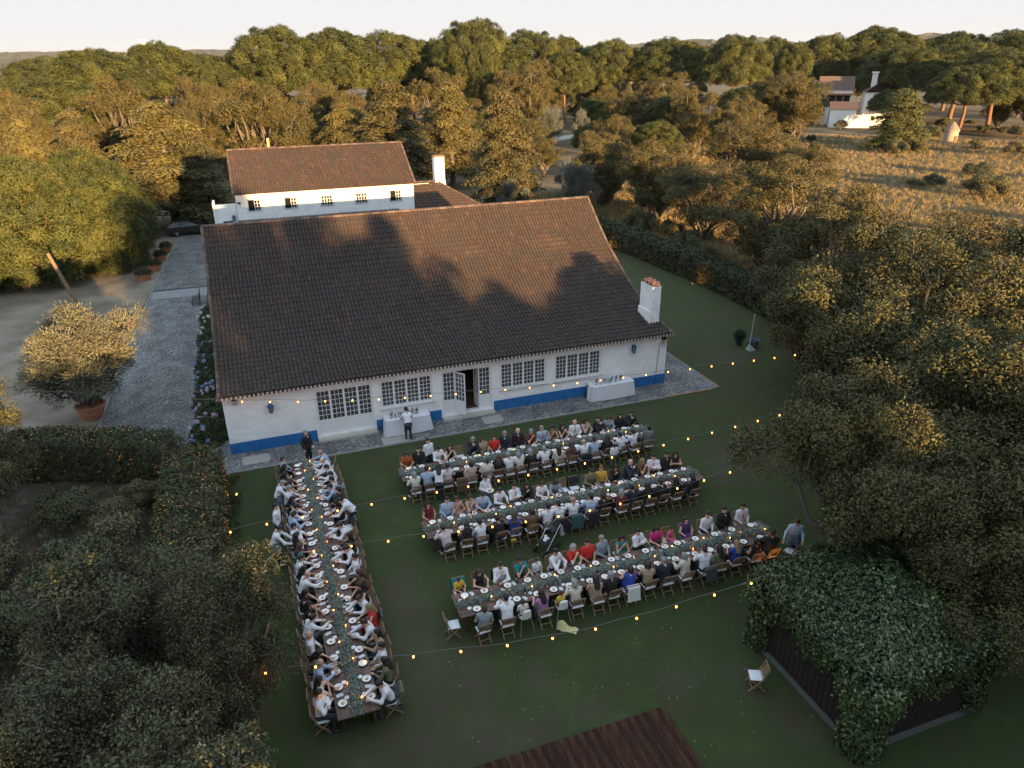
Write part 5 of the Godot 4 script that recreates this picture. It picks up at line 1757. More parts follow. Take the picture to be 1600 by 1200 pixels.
func drinks_table(at: Vector3, w: float, which: String, seed_: int):
	rng.seed = seed_
	var t := thing("drinks_table", which + " under a long white cloth against the house front", "table", at)
	var b := MB.new()
	b.box(Vector3(-w / 2, .84, -.34), Vector3(w / 2, .88, .34))
	part(t, "tabletop", b.mesh(), plain("table board", Color(.3, .2, .12), .7))
	for s in [[-1, -1], [-1, 1], [1, -1], [1, 1]]:
		b = MB.new()
		b.bar(Vector3(s[0] * (w / 2 - .1), 0, s[1] * .28), Vector3(s[0] * (w / 2 - .1), .84, s[1] * .28), .04, .04)
		part(t, "leg", b.mesh(), plain("table steel", Color(.2, .2, .2), .4, .6))
	var lin_mat := plain("white tablecloth", Color(.66, .68, .71), .9)
	var pts := []
	var N := 96
	var c := MB.new()
	var V := PackedVector3Array()
	var NN := PackedVector3Array()
	var I := PackedInt32Array()
	var rings := 7
	for r in rings:
		for k in N:
			var a := TAU * k / N
			var q := Vector2(signf(cos(a)) * pow(absf(cos(a)), .16) * (w / 2 + .012), signf(sin(a)) * pow(absf(sin(a)), .16) * .355)
			var y := .892
			if r == 0: q *= .02
			if r >= 2:
				var f := (r - 2) / 4.0
				y = lerpf(.885, .03, f)
				q += q.normalized() * f * (.035 + .05 * sin(a * 17.0 + 1.3 * sin(a * 5)) + .05)
			V.append(Vector3(q.x, y, q.y))
			NN.append(Vector3.UP if r < 2 else Vector3(q.x / (w * w), .05, q.y / .13).normalized())
	for r in rings - 1:
		for k in N:
			var l := (k + 1) % N
			for e in [r * N + k, (r + 1) * N + k, (r + 1) * N + l, r * N + k, (r + 1) * N + l, r * N + l]: I.append(e)
	c.put_ix([V, NN, I], Transform3D.IDENTITY)
	tag(part(null, "tablecloth", c.mesh(), lin_mat, Transform3D(Basis(), at)), "long white cloth draped over the " + which, "tablecloth")
	var top := at + Vector3(0, .895, 0)
	var n := 0
	for q in [[-.85, .05], [-.74, -.12], [-.62, .1], [.12, -.1], [.25, .08], [.38, -.12], [.52, .02], [.62, -.1]]:
		var bt := thing("wine_bottle", "%s bottle from the left on the %s" % [ORD[n], which], "bottle", top + Vector3(q[0] * w / 2.4, 0, q[1]), 0, "bottles on the drinks tables")
		b = MB.new()
		b.lathe([Vector2(0, 0), Vector2(.04, 0), Vector2(.04, .19), Vector2(.035, .22), Vector2(.015, .26), Vector2(.015, .31), Vector2(0, .31)], Vector3.ZERO, 10)
		part(bt, "bottle_glass", b.mesh(), plain(["bottle green", "bottle dark", "bottle rose"][n % 3], [Color(.015, .03, .015), Color(.015, .01, .012), Color(.25, .06, .06)][n % 3], .15))
		b = MB.new()
		b.lathe([Vector2(.041, .06), Vector2(.041, .15)], Vector3.ZERO, 10)
		part(bt, "bottle_label", b.mesh(), plain("bottle paper", Color(.5, .48, .44), .8))
		n += 1
	n = 0
	for q in [[-.35, .05], [-.1, .12]]:
		var ib := thing("ice_bucket", "%s steel ice bucket on the %s" % [["left", "right"][n], which], "bucket", top + Vector3(q[0] * w / 2.4, 0, q[1]), 0, "ice buckets on the drinks tables")
		b = MB.new()
		b.lathe([Vector2(0, 0), Vector2(.09, 0), Vector2(.12, .22), Vector2(.13, .22), Vector2(.11, .2), Vector2(.08, .02), Vector2(0, .02)], Vector3.ZERO, 14)
		part(ib, "pail", b.mesh(), plain("polished steel", Color(.6, .6, .6), .18, 1.0))
		n += 1

# ================================================================ templates: chair, plate, people
var T := {}
func make_templates():
	# folding slatted chair, forward is +z
	var wood := ground_mat("acacia wood", noise_tex("acacia", .02, [[0.0, Color(.15, .085, .05)], [.5, Color(.24, .15, .09)], [1.0, Color(.33, .22, .14)]], 4), .8)
	var chair := Node3D.new()
	chair.name = "folding_chair"
	var add := func(nm: String, f: Callable, mat: Material):
		var b := MB.new()
		f.call(b)
		part(chair, nm, b.mesh(), mat)
	for s in [-1, 1]:
		add.call("back_post", func(b): b.bar(Vector3(s * .215, 0, .24), Vector3(s * .215, .45, -.12), .028, .04); b.bar(Vector3(s * .215, .45, -.12), Vector3(s * .205, .88, -.29), .028, .04), wood)
		add.call("leg", func(b): b.bar(Vector3(s * .18, .43, .20), Vector3(s * .18, 0, -.27), .026, .036), wood)
	add.call("top_rail", func(b): b.bar(Vector3(-.21, .865, -.285), Vector3(.21, .865, -.285), .065, .022, Vector3.UP), wood)
	add.call("lower_rail", func(b): b.bar(Vector3(-.2, .56, -.165), Vector3(.2, .56, -.165), .04, .022, Vector3.UP), wood)
	for i in 5:
		add.call("back_slat", func(b): b.bar(Vector3(-.12 + i * .06, .57, -.168), Vector3(-.12 + i * .06, .84, -.275), .028, .012), wood)
	add.call("seat", func(b): b.slab(Transform3D(Basis(), Vector3(0, .44, .02)), Vector3(.40, .025, .38)), wood)
	add.call("stretcher", func(b): b.bar(Vector3(-.2, .12, .145), Vector3(.2, .12, .145), .03, .02, Vector3.UP), wood)
	add.call("stretcher", func(b): b.bar(Vector3(-.17, .12, -.14), Vector3(.17, .12, -.14), .03, .02, Vector3.UP), wood)
	var cush := cloth_grid(8, 8, func(u, v): return Vector3((u - .5) * .42, .455 + .045 * pow(sin(u * PI), .35) * pow(sin(v * PI), .35) , .02 + (v - .5) * .40))
	part(chair, "cushion", cush, plain("white cushion", Color(.62, .64, .68), .95))
	T.chair = chair
	# jacket hung over a chair back
	T.drape = cloth_grid(10, 16, func(u, v):
		var x: float = (u - .5) * (.46 + .10 * absf(v - .45))
		var s: float = (v - .45) * 1.15
		var y := .90 - absf(s) * (1.0 if s > 0 else .55)
		var z := -.29 - .05 * signf(s) - (.10 * s if s > 0 else 0.0) - (.28 * s if s < 0 else 0.0)
		return Vector3(x, maxf(y, .3), z + .018 * sin(u * 19.0 + v * 3.0) * absf(s)))
	# tableware
	var b := MB.new()
	b.lathe([Vector2(0, 0), Vector2(.15, 0), Vector2(.168, .008), Vector2(.168, .013), Vector2(0, .011)], Vector3.ZERO, 20)
	T.charger = b.mesh()
	b = MB.new()
	b.lathe([Vector2(0, 0), Vector2(.075, 0), Vector2(.095, .02), Vector2(.132, .026), Vector2(.134, .03), Vector2(.095, .026), Vector2(.078, .008), Vector2(0, .006)], Vector3.ZERO, 24)
	T.plate = b.mesh()
	T.food = sdf([[Vector3(-.03, .008, 0), Vector3(.03, .01, .01), .022, .02], [Vector3(0, .01, -.03), Vector3(.02, .012, .03), .02, .018], [Vector3(-.035, .008, .025), Vector3(-.02, .008, -.03), .016, .018], [Vector3(.035, .006, -.03), Vector3(.045, .006, -.01), .013, .013]], .011, .012)
	b = MB.new(); b.put_ix(T.food, Transform3D(Basis().scaled(Vector3(1, .7, 1)), Vector3.ZERO)); T.food = b.mesh()
	b = MB.new()
	b.lathe([Vector2(0, 0), Vector2(.03, 0), Vector2(.034, .003), Vector2(.005, .008), Vector2(.004, .08), Vector2(.034, .11), Vector2(.038, .15), Vector2(.032, .19), Vector2(.030, .19), Vector2(.035, .15), Vector2(.03, .115), Vector2(0, .09)], Vector3.ZERO, 12)
	T.glass = b.mesh()
	b = MB.new()
	b.lathe([Vector2(0, 0), Vector2(.033, 0), Vector2(.037, .09), Vector2(.034, .09), Vector2(.03, .01), Vector2(0, .01)], Vector3.ZERO, 12)
	T.tumbler = b.mesh()
	b = MB.new()
	b.lathe([Vector2(0, .01), Vector2(.029, .01), Vector2(.033, .072), Vector2(0, .072)], Vector3.ZERO, 12)
	T.juice = b.mesh()
	b = MB.new()
	b.lathe([Vector2(0, 0), Vector2(.036, 0), Vector2(.036, .155), Vector2(.031, .16), Vector2(0, .152)], Vector3.ZERO, 12)
	T.wax = b.mesh()
	b = MB.new()
	b.lathe([Vector2(0, .155), Vector2(.010, .172), Vector2(.007, .19), Vector2(0, .21)], Vector3.ZERO, 8)
	T.flame = b.mesh()
	b = MB.new()
	b.lathe([Vector2(0, .02), Vector2(.012, .03), Vector2(.008, .05), Vector2(0, .065)], Vector3.ZERO, 8)
	T.tea_flame = b.mesh()
	b = MB.new()
	b.lathe([Vector2(0, 0), Vector2(.04, 0), Vector2(.04, .19), Vector2(.035, .22), Vector2(.015, .26), Vector2(.015, .31), Vector2(0, .31)], Vector3.ZERO, 10)
	T.bottle = b.mesh()
	b = MB.new()
	b.lathe([Vector2(.041, .06), Vector2(.041, .15)], Vector3.ZERO, 10)
	T.bottle_label = b.mesh()
	b = MB.new()
	b.lathe([Vector2(0, 0), Vector2(.055, 0), Vector2(.065, .1), Vector2(.045, .19), Vector2(.055, .23), Vector2(.05, .23), Vector2(.04, .19), Vector2(.06, .1), Vector2(.05, .01), Vector2(0, .01)], Vector3.ZERO, 12)
	T.jug = b.mesh()
	T.napkin = cloth_grid(4, 6, func(u, v): return Vector3((u - .5) * .12, .006 + .006 * sin(u * 3.1 * 2 + v * 4), (v - .5) * .2))
	people_templates()

# ---------------------------------------------------------------- people
const SKIN := [Color(.50, .29, .20), Color(.56, .35, .25), Color(.42, .23, .15), Color(.58, .38, .28)]
func people_templates():
	# head, facing +z, centred between the ears; eyes, brows and lips are coloured
	var hb := [[Vector3(0, .028, -.022), Vector3(0, .0, -.006), .093, .086], [Vector3(0, -.05, .022), Vector3(0, -.088, .042), .066, .044], [Vector3(0, .004, .088), Vector3(0, -.026, .104), .010, .015], [Vector3(-.088, .004, -.012), Vector3(-.088, -.03, -.008), .016, .012], [Vector3(.088, .004, -.012), Vector3(.088, -.03, -.008), .016, .012], [Vector3(0, -.07, -.012), Vector3(0, -.2, -.035), .052, .058]]
	var h := sdf(hb, .012, .025)
	var hc := PackedColorArray()
	for p in h[0]:
		var c := Color(1, 1, 1)
		if p.z > .05:
			for s in [-1, 1]:
				if Vector2(p.x - s * .034, p.y - .008).length() < .012: c = Color(.12, .10, .10)
				elif absf(p.x - s * .036) < .02 and absf(p.y - .03) < .007: c = Color(.3, .25, .22)
			if absf(p.x) < .026 and absf(p.y + .058) < .009: c = Color(.85, .5, .48)
		hc.append(c)
	T.head = [h[0], h[1], h[2], hc]
	# relaxed hand: fingers along +z, palm facing -y, thumb on +x
	var fb := [[Vector3(-.022, 0, 0), Vector3(-.026, 0, .07), .017, .015], [Vector3(.016, 0, 0), Vector3(.024, 0, .07), .018, .016], [Vector3(0, 0, -.03), Vector3(0, 0, .0), .024, .022]]
	for i in 4:
		var x: float = [-.031, -.011, .010, .030][i]
		var l: float = [.052, .070, .075, .066][i]
		fb.append([Vector3(x, 0, .07), Vector3(x * 1.12, -.006, .07 + l * .5), .0095, .009])
		fb.append([Vector3(x * 1.12, -.006, .07 + l * .5), Vector3(x * 1.1, -.03, .07 + l * .92), .009, .0078])
	fb.append([Vector3(.03, -.004, .012), Vector3(.056, -.014, .045), .013, .0105])
	fb.append([Vector3(.056, -.014, .045), Vector3(.060, -.026, .078), .0105, .009])
	T.hand_l = sdf(fb, .0075, .009)
	var mb := []
	for q in fb: mb.append([q[0] * Vector3(-1, 1, 1), q[1] * Vector3(-1, 1, 1), q[2], q[3]])
	T.hand_r = sdf(mb, .0075, .009)
	# hair
	var cap := [[Vector3(0, .045, -.036), Vector3(0, .03, -.05), .098, .092], [Vector3(0, .0, -.06), Vector3(0, -.045, -.055), .078, .062], [Vector3(-.02, .082, .008), Vector3(.02, .082, .008), .056, .056]]
	T.hair = {}
	T.hair.short = sdf_mesh(cap, .014, .03)
	T.hair.bald = sdf_mesh([[Vector3(-.078, -.005, -.03), Vector3(-.05, -.02, -.085), .026, .026], [Vector3(.078, -.005, -.03), Vector3(.05, -.02, -.085), .026, .026], [Vector3(-.05, -.02, -.085), Vector3(.05, -.02, -.085), .026, .026]], .012, .02)
	T.hair.bob = sdf_mesh(cap + [[Vector3(-.085, .03, -.02), Vector3(-.088, -.10, -.01), .038, .034], [Vector3(.085, .03, -.02), Vector3(.088, -.10, -.01), .038, .034], [Vector3(0, 0, -.07), Vector3(0, -.11, -.07), .075, .06]], .015, .03)
	T.hair.long = sdf_mesh(cap + [[Vector3(-.085, .03, -.02), Vector3(-.10, -.24, .01), .038, .034], [Vector3(.085, .03, -.02), Vector3(.10, -.24, .01), .038, .034], [Vector3(0, 0, -.08), Vector3(0, -.32, -.10), .075, .07], [Vector3(-.05, -.1, -.09), Vector3(-.06, -.3, -.09), .06, .05], [Vector3(.05, -.1, -.09), Vector3(.06, -.3, -.09), .06, .05]], .017, .035)
	var curls := cap.duplicate()
	for i in 46:
		var d := rdir()
		if d.z > .35 and d.y < .4: continue
		var p := Vector3(d.x * .12, .01 + d.y * .13 - (.05 if d.y < 0 else 0.0), -.035 + d.z * .11)
		curls.append([p, p, .034, .034])
	T.hair.curly = sdf_mesh(curls, .015, .015)
	T.hair.bun = sdf_mesh(cap + [[Vector3(0, .07, -.15), Vector3(0, .075, -.155), .048, .048]], .014, .02)
	T.cache = {}

func J(pose: String) -> Dictionary:
	var sit := pose.begins_with("s")
	var k := pose.substr(1).to_int()
	var d := {}
	var lean: float = ([.18, .04, .14, .42, .08] if sit else [.03, .42, .75, .1, .05, .12])[k]
	var nod: float = ([.45, .12, .22, .62, .15] if sit else [.05, .75, 1.0, .25, .1, .35])[k]
	d.up = Vector3(0, cos(lean), sin(lean))
	d.hip = Vector3(0, .575, -.02) if sit else Vector3(0, .93, 0 if k in [0, 3, 4, 5] else -.12)
	d.neck = d.hip + d.up * .50
	var hu := Vector3(0, cos(nod), sin(nod))
	d.head = Transform3D(Basis(Vector3.RIGHT, nod), d.neck + d.up * .05 + hu * .135)
	d.sh = [d.neck - d.up * .05 + Vector3(-.185, 0, 0), d.neck - d.up * .05 + Vector3(.185, 0, 0)]
	var el := []
	var wr := []
	if sit:
		match k:
			0: el = [Vector3(-.29, .80, .20), Vector3(.29, .80, .20)]; wr = [Vector3(-.13, .815, .44), Vector3(.15, .815, .42)]
			1: el = [Vector3(-.27, .76, .05), Vector3(.27, .76, .05)]; wr = [Vector3(-.12, .66, .24), Vector3(.14, .66, .24)]
			2: el = [Vector3(-.24, .80, .34), Vector3(.25, .80, .30)]; wr = [Vector3(-.05, 1.03, .30), Vector3(.04, .83, .46)]
			3: el = [Vector3(-.28, .83, .40), Vector3(.30, .82, .34)]; wr = [Vector3(-.16, .82, .66), Vector3(.10, .83, .56)]
			4: el = [Vector3(-.26, .80, .16), Vector3(.26, .80, .16)]; wr = [Vector3(.07, .86, .27), Vector3(-.07, .90, .26)]
	else:
		match k:
			0: el = [Vector3(-.25, 1.14, -.03), Vector3(.25, 1.12, .0)]; wr = [Vector3(-.26, .90, .05), Vector3(.13, .98, .20)]
			1: el = [Vector3(-.27, 1.06, .30), Vector3(.27, 1.06, .30)]; wr = [Vector3(-.15, .93, .52), Vector3(.15, .93, .52)]
			2: el = [Vector3(-.29, .92, .46), Vector3(.29, .92, .46)]; wr = [Vector3(-.18, .86, .68), Vector3(.2, .86, .68)]
			3: el = [Vector3(-.25, 1.13, .02), Vector3(.25, 1.13, .02)]; wr = [Vector3(-.14, 1.08, .26), Vector3(.15, 1.10, .26)]
			4: el = [Vector3(-.25, 1.15, -.03), Vector3(.25, 1.15, -.03)]; wr = [Vector3(-.24, .90, .06), Vector3(.24, .90, .06)]
			5: el = [Vector3(-.33, 1.18, .18), Vector3(.27, 1.13, .12)]; wr = [Vector3(-.42, 1.03, .40), Vector3(.24, 1.0, .36)]
	d.el = el
	d.wr = wr
	d.hp = [d.hip + Vector3(-.09, -.02, 0), d.hip + Vector3(.09, -.02, 0)]
	if sit:
		d.kn = [Vector3(-.12, .55, .40), Vector3(.12, .55, .40)]
		d.an = [Vector3(-.12, .09, .32), Vector3(.12, .09, .36)]
	else:
		d.kn = [Vector3(-.10, .50, .03), Vector3(.10, .50, .05)]
		d.an = [Vector3(-.11, .09, -.03), Vector3(.12, .09, .02)]
		if k == 3:   # mid-stride
			d.kn = [Vector3(-.10, .50, .16), Vector3(.10, .49, -.04)]
			d.an = [Vector3(-.10, .09, .18), Vector3(.10, .10, -.24)]
	return d

func limb_bones(d: Dictionary, g: float, what: String) -> Array:
	var b := []
	var up: Vector3 = d.up
	for s in 2:
		var x := Vector3(-1 if s == 0 else 1, 0, 0)
		if "t" in what:   # trunk
			b.append([d.hip + x * .07, d.hip + up * .2 + x * .055, .118 + g, .098 + g])
			b.append([d.hip + up * .2 + x * .055, d.hip + up * .36 + x * .075, .098 + g, .108 + g])
			b.append([d.hip + up * .36 + x * .075, d.neck - up * .05 + x * .08, .108 + g, .07 + g])
			b.append([d.neck - up * .045 + x * .05, d.sh[s], .066 + g, .056 + g])
		if "u" in what: b.append([d.sh[s], d.el[s], .050 + g, .041 + g])
		if "h" in what: b.append([d.sh[s], d.sh[s].lerp(d.el[s], .55), .052 + g, .050 + g])
		if "f" in what: b.append([d.el[s], d.wr[s], .041 + g, .029 + g])
		if "p" in what: b.append([d.hip + x * .07, d.hp[s], .12 + g, .105 + g])
		if "l" in what:
			b.append([d.hp[s], d.kn[s], .086 + g, .060 + g])
			b.append([d.kn[s], d.an[s] + Vector3(0, .02, 0), .058 + g, .04 + g])
		if "o" in what:
			b.append([d.an[s] + Vector3(0, -.035, -.045), d.an[s] + Vector3(0, -.05, .13), .042 + g, .036 + g])
			b.append([d.an[s], d.an[s] + Vector3(0, -.04, 0), .04 + g, .045 + g])
		if "k" in what:   # skirt
			b.append([d.hip + x * .07, d.kn[s] + Vector3(0, .0, -.03), .125 + g, .10 + g])
			b.append([(d.hip + d.kn[0] + d.kn[1]) / 3.0 + x * .03, (d.kn[0] + d.kn[1]) * .5 + x * .05, .10 + g, .09 + g])
			b.append([d.kn[s], d.kn[s].lerp(d.an[s], .35), .095 + g, .10 + g])
	if "n" in what: b.append([d.neck - up * .05, d.neck + up * .06, .06 + g, .054 + g])
	return b

func wear(pose: String, piece: String) -> Mesh:
	var key := pose + piece
	if T.cache.has(key): return T.cache[key]
	var d := J(pose)
	var m: Mesh
	match piece:
		"body":
			var b := MB.new()
			b.put_ix(sdf(limb_bones(d, 0.0, "tufpln"), .026, .05), Transform3D.IDENTITY)
			b.put_ix(T.head, d.head)
			for s in 2:
				var f: Vector3 = (d.wr[s] - d.el[s]).normalized()
				if pose == "s0" or pose == "s3": f = (f + Vector3(0, -.1, .4)).normalized()
				var y := (Vector3.UP - f * f.y)
				if y.length() < .2: y = Vector3.BACK - f * f.z
				y = y.normalized()
				b.put_ix(T.hand_r if s == 1 else T.hand_l, Transform3D(Basis(y.cross(f), y, f), d.wr[s] + f * .035))
			m = b.mesh()
		"shirt": m = sdf_mesh(limb_bones(d, .014, "tuf"), .028, .06)
		"top": m = sdf_mesh(limb_bones(d, .014, "th"), .028, .06)
		"jacket": m = sdf_mesh(limb_bones(d, .026, "tuf") + [[d.hip + Vector3(-.08, -.02, -.01), d.hip + Vector3(.08, -.02, -.01), .15, .15]], .028, .07)
		"dress": m = sdf_mesh(limb_bones(d, .012, "tk"), .028, .06)
		"trousers": m = sdf_mesh(limb_bones(d, .016, "pl"), .028, .05)
		"shoes": m = sdf_mesh(limb_bones(d, .006, "o"), .02, .02)
		"apron": m = sdf_mesh([[d.hip + Vector3(-.07, .08, .06), d.hip + Vector3(.07, .08, .06), .13, .13], [d.hip + Vector3(-.08, -.1, .05), d.hip + Vector3(.08, -.1, .05), .14, .14], [d.hip + Vector3(-.09, -.1, .05), (d.kn[0] + d.hip) * .5 + Vector3(-.08, -.08, .04), .13, .12], [d.hip + Vector3(.09, -.1, .05), (d.kn[1] + d.hip) * .5 + Vector3(.08, -.08, .04), .13, .12]], .026, .08)
		"front":   # shirt front in the opening of a jacket
			m = sdf_mesh([[d.neck - d.up * .02 + Vector3(0, 0, .075), d.hip + d.up * .26 + Vector3(0, 0, .135), .045, .012], [d.neck + Vector3(-.04, .01, .03), d.neck + Vector3(.04, .01, .03), .04, .04]], .014, .02)
		"tie":
			m = sdf_mesh([[d.neck - d.up * .03 + Vector3(0, 0, .122), d.hip + d.up * .22 + Vector3(0, 0, .148), .013, .02]], .008, .01)
	T.cache[key] = m
	return m

const TONES := {"w": [Color(.62, .635, .67), "white"], "b": [Color(.30, .39, .52), "blue"], "p": [Color(.50, .42, .44), "pinkish"], "k": [Color(.012, .012, .014), "black"], "n": [Color(.014, .019, .032), "navy"], "g": [Color(.12, .125, .13), "grey"], "c": [Color(.54, .50, .42), "cream"], "e": [Color(.32, .24, .16), "beige"], "o": [Color(.13, .125, .07), "olive"], "r": [Color(.50, .025, .02), "red"], "y": [Color(.56, .34, .04), "yellow"], "t": [Color(.015, .18, .20), "teal"], "m": [Color(.45, .03, .16), "magenta"], "u": [Color(.06, .025, .12), "purple"], "v": [Color(.33, .16, .32), "lilac"], "q": [Color(.02, .05, .28), "royal-blue"], "s": [Color(.30, .07, .02), "rust"], "x": [Color(.11, .014, .018), "burgundy"], "f": [Color(.38, .28, .24), "floral"], "j": [Color(.11, .06, .03), "brown"], "i": [Color(.5, .08, .2), "pink"], "a": [Color(.22, .27, .31), "grey-blue"]}
const HAIR := {"k": ["short", Color(.008, .007, .007)], "d": ["short", Color(.03, .018, .011)], "g": ["short", Color(.22, .22, .22)], "x": ["bald", Color(.12, .11, .1)], "l": ["long", Color(.010, .008, .007)], "n": ["long", Color(.04, .022, .013)], "y": ["long", Color(.22, .15, .08)], "r": ["bun", Color(.20, .05, .02)], "c": ["curly", Color(.010, .008, .007)], "q": ["curly", Color(.26, .26, .26)], "b": ["bun", Color(.012, .009, .008)]}

func cloth_mat(c: Color, key: String) -> Material:
	return plain("cloth " + key, c, .9)

var person_n := 0
# code: sex (m, w, k child), garment (S shirt, T short top, D dress, J jacket, A shirt and apron), tone, hair
func person(code: String, pose: String, at: Vector3, turn: float, label: String, group: String) -> Node3D:
	var o := thing("person", label, "person", at, turn, group)
	person_n += 1
	var sex := code[0]
	var tone: Array = TONES[code[2]]
	if sex == "w": o.scale = Vector3(.95, .99, .97)
	if sex == "k":
		o.scale = Vector3.ONE * .70
		if pose.begins_with("s"): o.position.y += .17
	if sex == "m": o.scale = Vector3.ONE * rnd(1.0, 1.07)
	if pose.begins_with("s"): o.rotation.z = rnd(-.07, .07)
	part(o, "body", wear(pose, "body"), skin(person_n))
	var hr: Array = HAIR[code[3]]
	var style: String = hr[0]
	if sex == "w" and style == "short": style = "bob"
	part(o, "hair", T.hair[style], plain("hair %s" % code[3], hr[1], .6), J(pose).head)
	var black := cloth_mat(Color(.014, .014, .017), "trouser black")
	var pants: Material = [black, cloth_mat(Color(.02, .025, .04), "trouser navy"), cloth_mat(Color(.10, .11, .12), "trouser grey"), cloth_mat(Color(.25, .2, .14), "trouser sand")][[0, 1, 0, 2, 0, 1, 3][person_n % 7]]
	var cm := cloth_mat(tone[0], tone[1])
	match code[1]:
		"S":
			part(o, "shirt", wear(pose, "shirt"), cm)
			part(o, "trousers", wear(pose, "trousers"), pants)
			if sex == "m" and person_n % 3 == 0: part(o, "tie", wear(pose, "tie"), cloth_mat(Color(.03, .01, .02), "tie dark") if person_n % 2 else cloth_mat(Color(.35, .02, .02), "tie red"))
		"A":
			part(o, "shirt", wear(pose, "shirt"), cm)
			part(o, "trousers", wear(pose, "trousers"), black)
			part(o, "apron", wear(pose, "apron"), cloth_mat(Color(.10, .16, .19), "apron"))
		"T":
			part(o, "top", wear(pose, "top"), cm)
			part(o, "trousers", wear(pose, "trousers"), pants)
		"D":
			part(o, "dress", wear(pose, "dress"), cm)
		"J":
			part(o, "jacket", wear(pose, "jacket"), cm)
			part(o, "trousers", wear(pose, "trousers"), cm if sex == "m" else black)
			if sex == "m":
				part(o, "shirt_front", wear(pose, "front"), cloth_mat(TONES.w[0], "white"))
				part(o, "tie", wear(pose, "tie"), [cloth_mat(Color(.03, .01, .02), "tie dark"), cloth_mat(Color(.35, .02, .02), "tie red"), cloth_mat(Color(.03, .05, .12), "tie blue")][person_n % 3])
	part(o, "shoes", wear(pose, "shoes"), cloth_mat(Color(.55, .55, .55), "shoe white") if person_n % 9 == 0 else plain("shoe leather", Color(.02, .016, .013), .4))
	return o

func skin(i: int) -> Material:
	var k := (i * 5 + i / 7) % 4
	var m := plain("skin %d" % k, SKIN[k], .6)
	m.vertex_color_use_as_albedo = true
	return m

const GARMENT := {"S": "shirt", "T": "top", "D": "dress", "J": "jacket", "A": "shirt"}

# rows of seats: along position, code with pose as last letter ("-" an empty chair, "h" before a child's code: high chair)
const ROWS := {
	"t1L": "3.55 mSbd1;4.25 wSkl0;4.92 wDkl2;5.6 wDkn0;6.25 mSwg0;7.0 wDkl0;7.72 mSwk3;8.4 mSbk0;9.1 mSwk2;9.75 wDkl4;10.5 wTtn0;11.15 mSwd0;11.75 wDkl0;12.3 mSwx3;13.0 wDkl0;13.7 wDkl2;14.5 mSwk3;15.2 mSwx1;15.9 wTol3;16.5 mSbx0;17.15 wTcl2;17.75 mSwk4",
	"t1R": "3.66 mSbx3;4.42 mSwx3;4.98 mSwk3;5.58 mSwk0;6.12 mSpk0;6.72 mSbk3;7.25 mJkk1;7.95 wDkl0;8.7 -;9.55 mSwd3;10.35 wDkl2;11.1 mSwk3;11.8 mSwk1;12.7 wTjn0;13.3 wDkl0;13.9 mSwd3;14.5 wDry0;15.2 mSwd3;15.85 wSel2;16.45 mSwk1;17.1 wSol0;17.8 mSwk3",
	"t2F": "7.5 wTsd0;8.12 mJkk1;9.0 mSwk0;9.5 wDkn2;10.1 -;10.64 mJng2;11.2 wTed1;11.75 wTrd1;12.3 mJng1;12.91 mJkx1;13.51 wTxg2;14.2 mSbg1;14.72 wDol2;15.2 wDkl2;15.88 mSwx1;16.42 wSfl2;17.1 mJkk2;17.65 wSad0;18.25 wJkl1;18.9 mJkk2",
	"t2N": "7.47 wScg0;8.1 mSbk0;8.9 mSpd0;9.45 -;9.97 wDfd0;10.68 mJcd1;11.22 wJkn0;11.77 mSwg0;12.32 wScg0;12.9 wJkq0;13.55 mSwg0;14.22 wJcn1;14.8 wDjn0;15.4 mSwx0;16.02 mSbk0;16.6 wTkl0;17.4 mSwk0;18.05 mSwk0;18.85 mJgk1",
	"t3F": "7.5 wDxl1;8.2 mSbk1;8.72 wDfn2;9.22 wDfd2;9.75 mSbk0;10.45 mSwk0;11.09 mSwk4;11.65 wJkl2;12.25 wSwd0;12.9 wSal3;13.45 -;13.98 -;14.55 mSok0;15.16 wTyr1;15.76 wSkl2;16.46 mJnx2;17.08 wTjy2;17.72 mSwk4;18.28 mJkk1;18.85 wDkl4",
	"t3N": "7.74 mSpd3;8.44 wDkl0;9.05 mSwk0;9.8 mJkk0;10.42 wDqn0;11.1 wJjd0;11.75 mSwk0;12.35 mSwk0;12.97 mSwx0;13.65 mSbk0;14.27 wDkd0;15.05 wTxq0;15.7 mJnk0;16.35 wJkl0;17.0 mJkk0;17.65 wDkl2;18.44 wJkl1",
	"t4F": "7.42 kTyk0;8.16 wDkn0;8.95 mSwd2;9.72 wTtc2;10.32 kTwk1;10.98 mSwk2;11.62 wTrq2;12.34 mTrk1;12.98 mSag1;13.63 wDtl2;14.43 mSwk4;15.18 wTml0;15.78 kDid1;16.56 wDud1;17.38 mSwd1;18.2 mJkk1;19.0 mSwk1",
	"t4N": "7.63 mTad1;8.45 mSwk3;9.05 hkTcd1;9.79 wTvl0;10.38 hkTyd1;10.98 wScq0;11.75 wDel0;12.35 wJkg0;12.99 wDqd0;13.75 wTed0;14.46 mJng0;15.21 wJcg0;16.05 mSwd0;16.66 wDol0;17.35 wTqy0;18.15 wDkd1;18.88 mJkk2"}
const DRAPES := {"t3N12.35": "k", "t3N12.97": "t2", "t3N13.65": "k", "t4N16.05": "g2", "t4N12.99": "w", "t1R17.8": "g2", "t1R8.7": "n", "t1R14.5": "k", "t4F7.42": "t", "t4F8.95": "g3", "t1R6.12": "a", "t2N15.4": "k", "t2N9.45": "j", "t3F13.98": "k"}

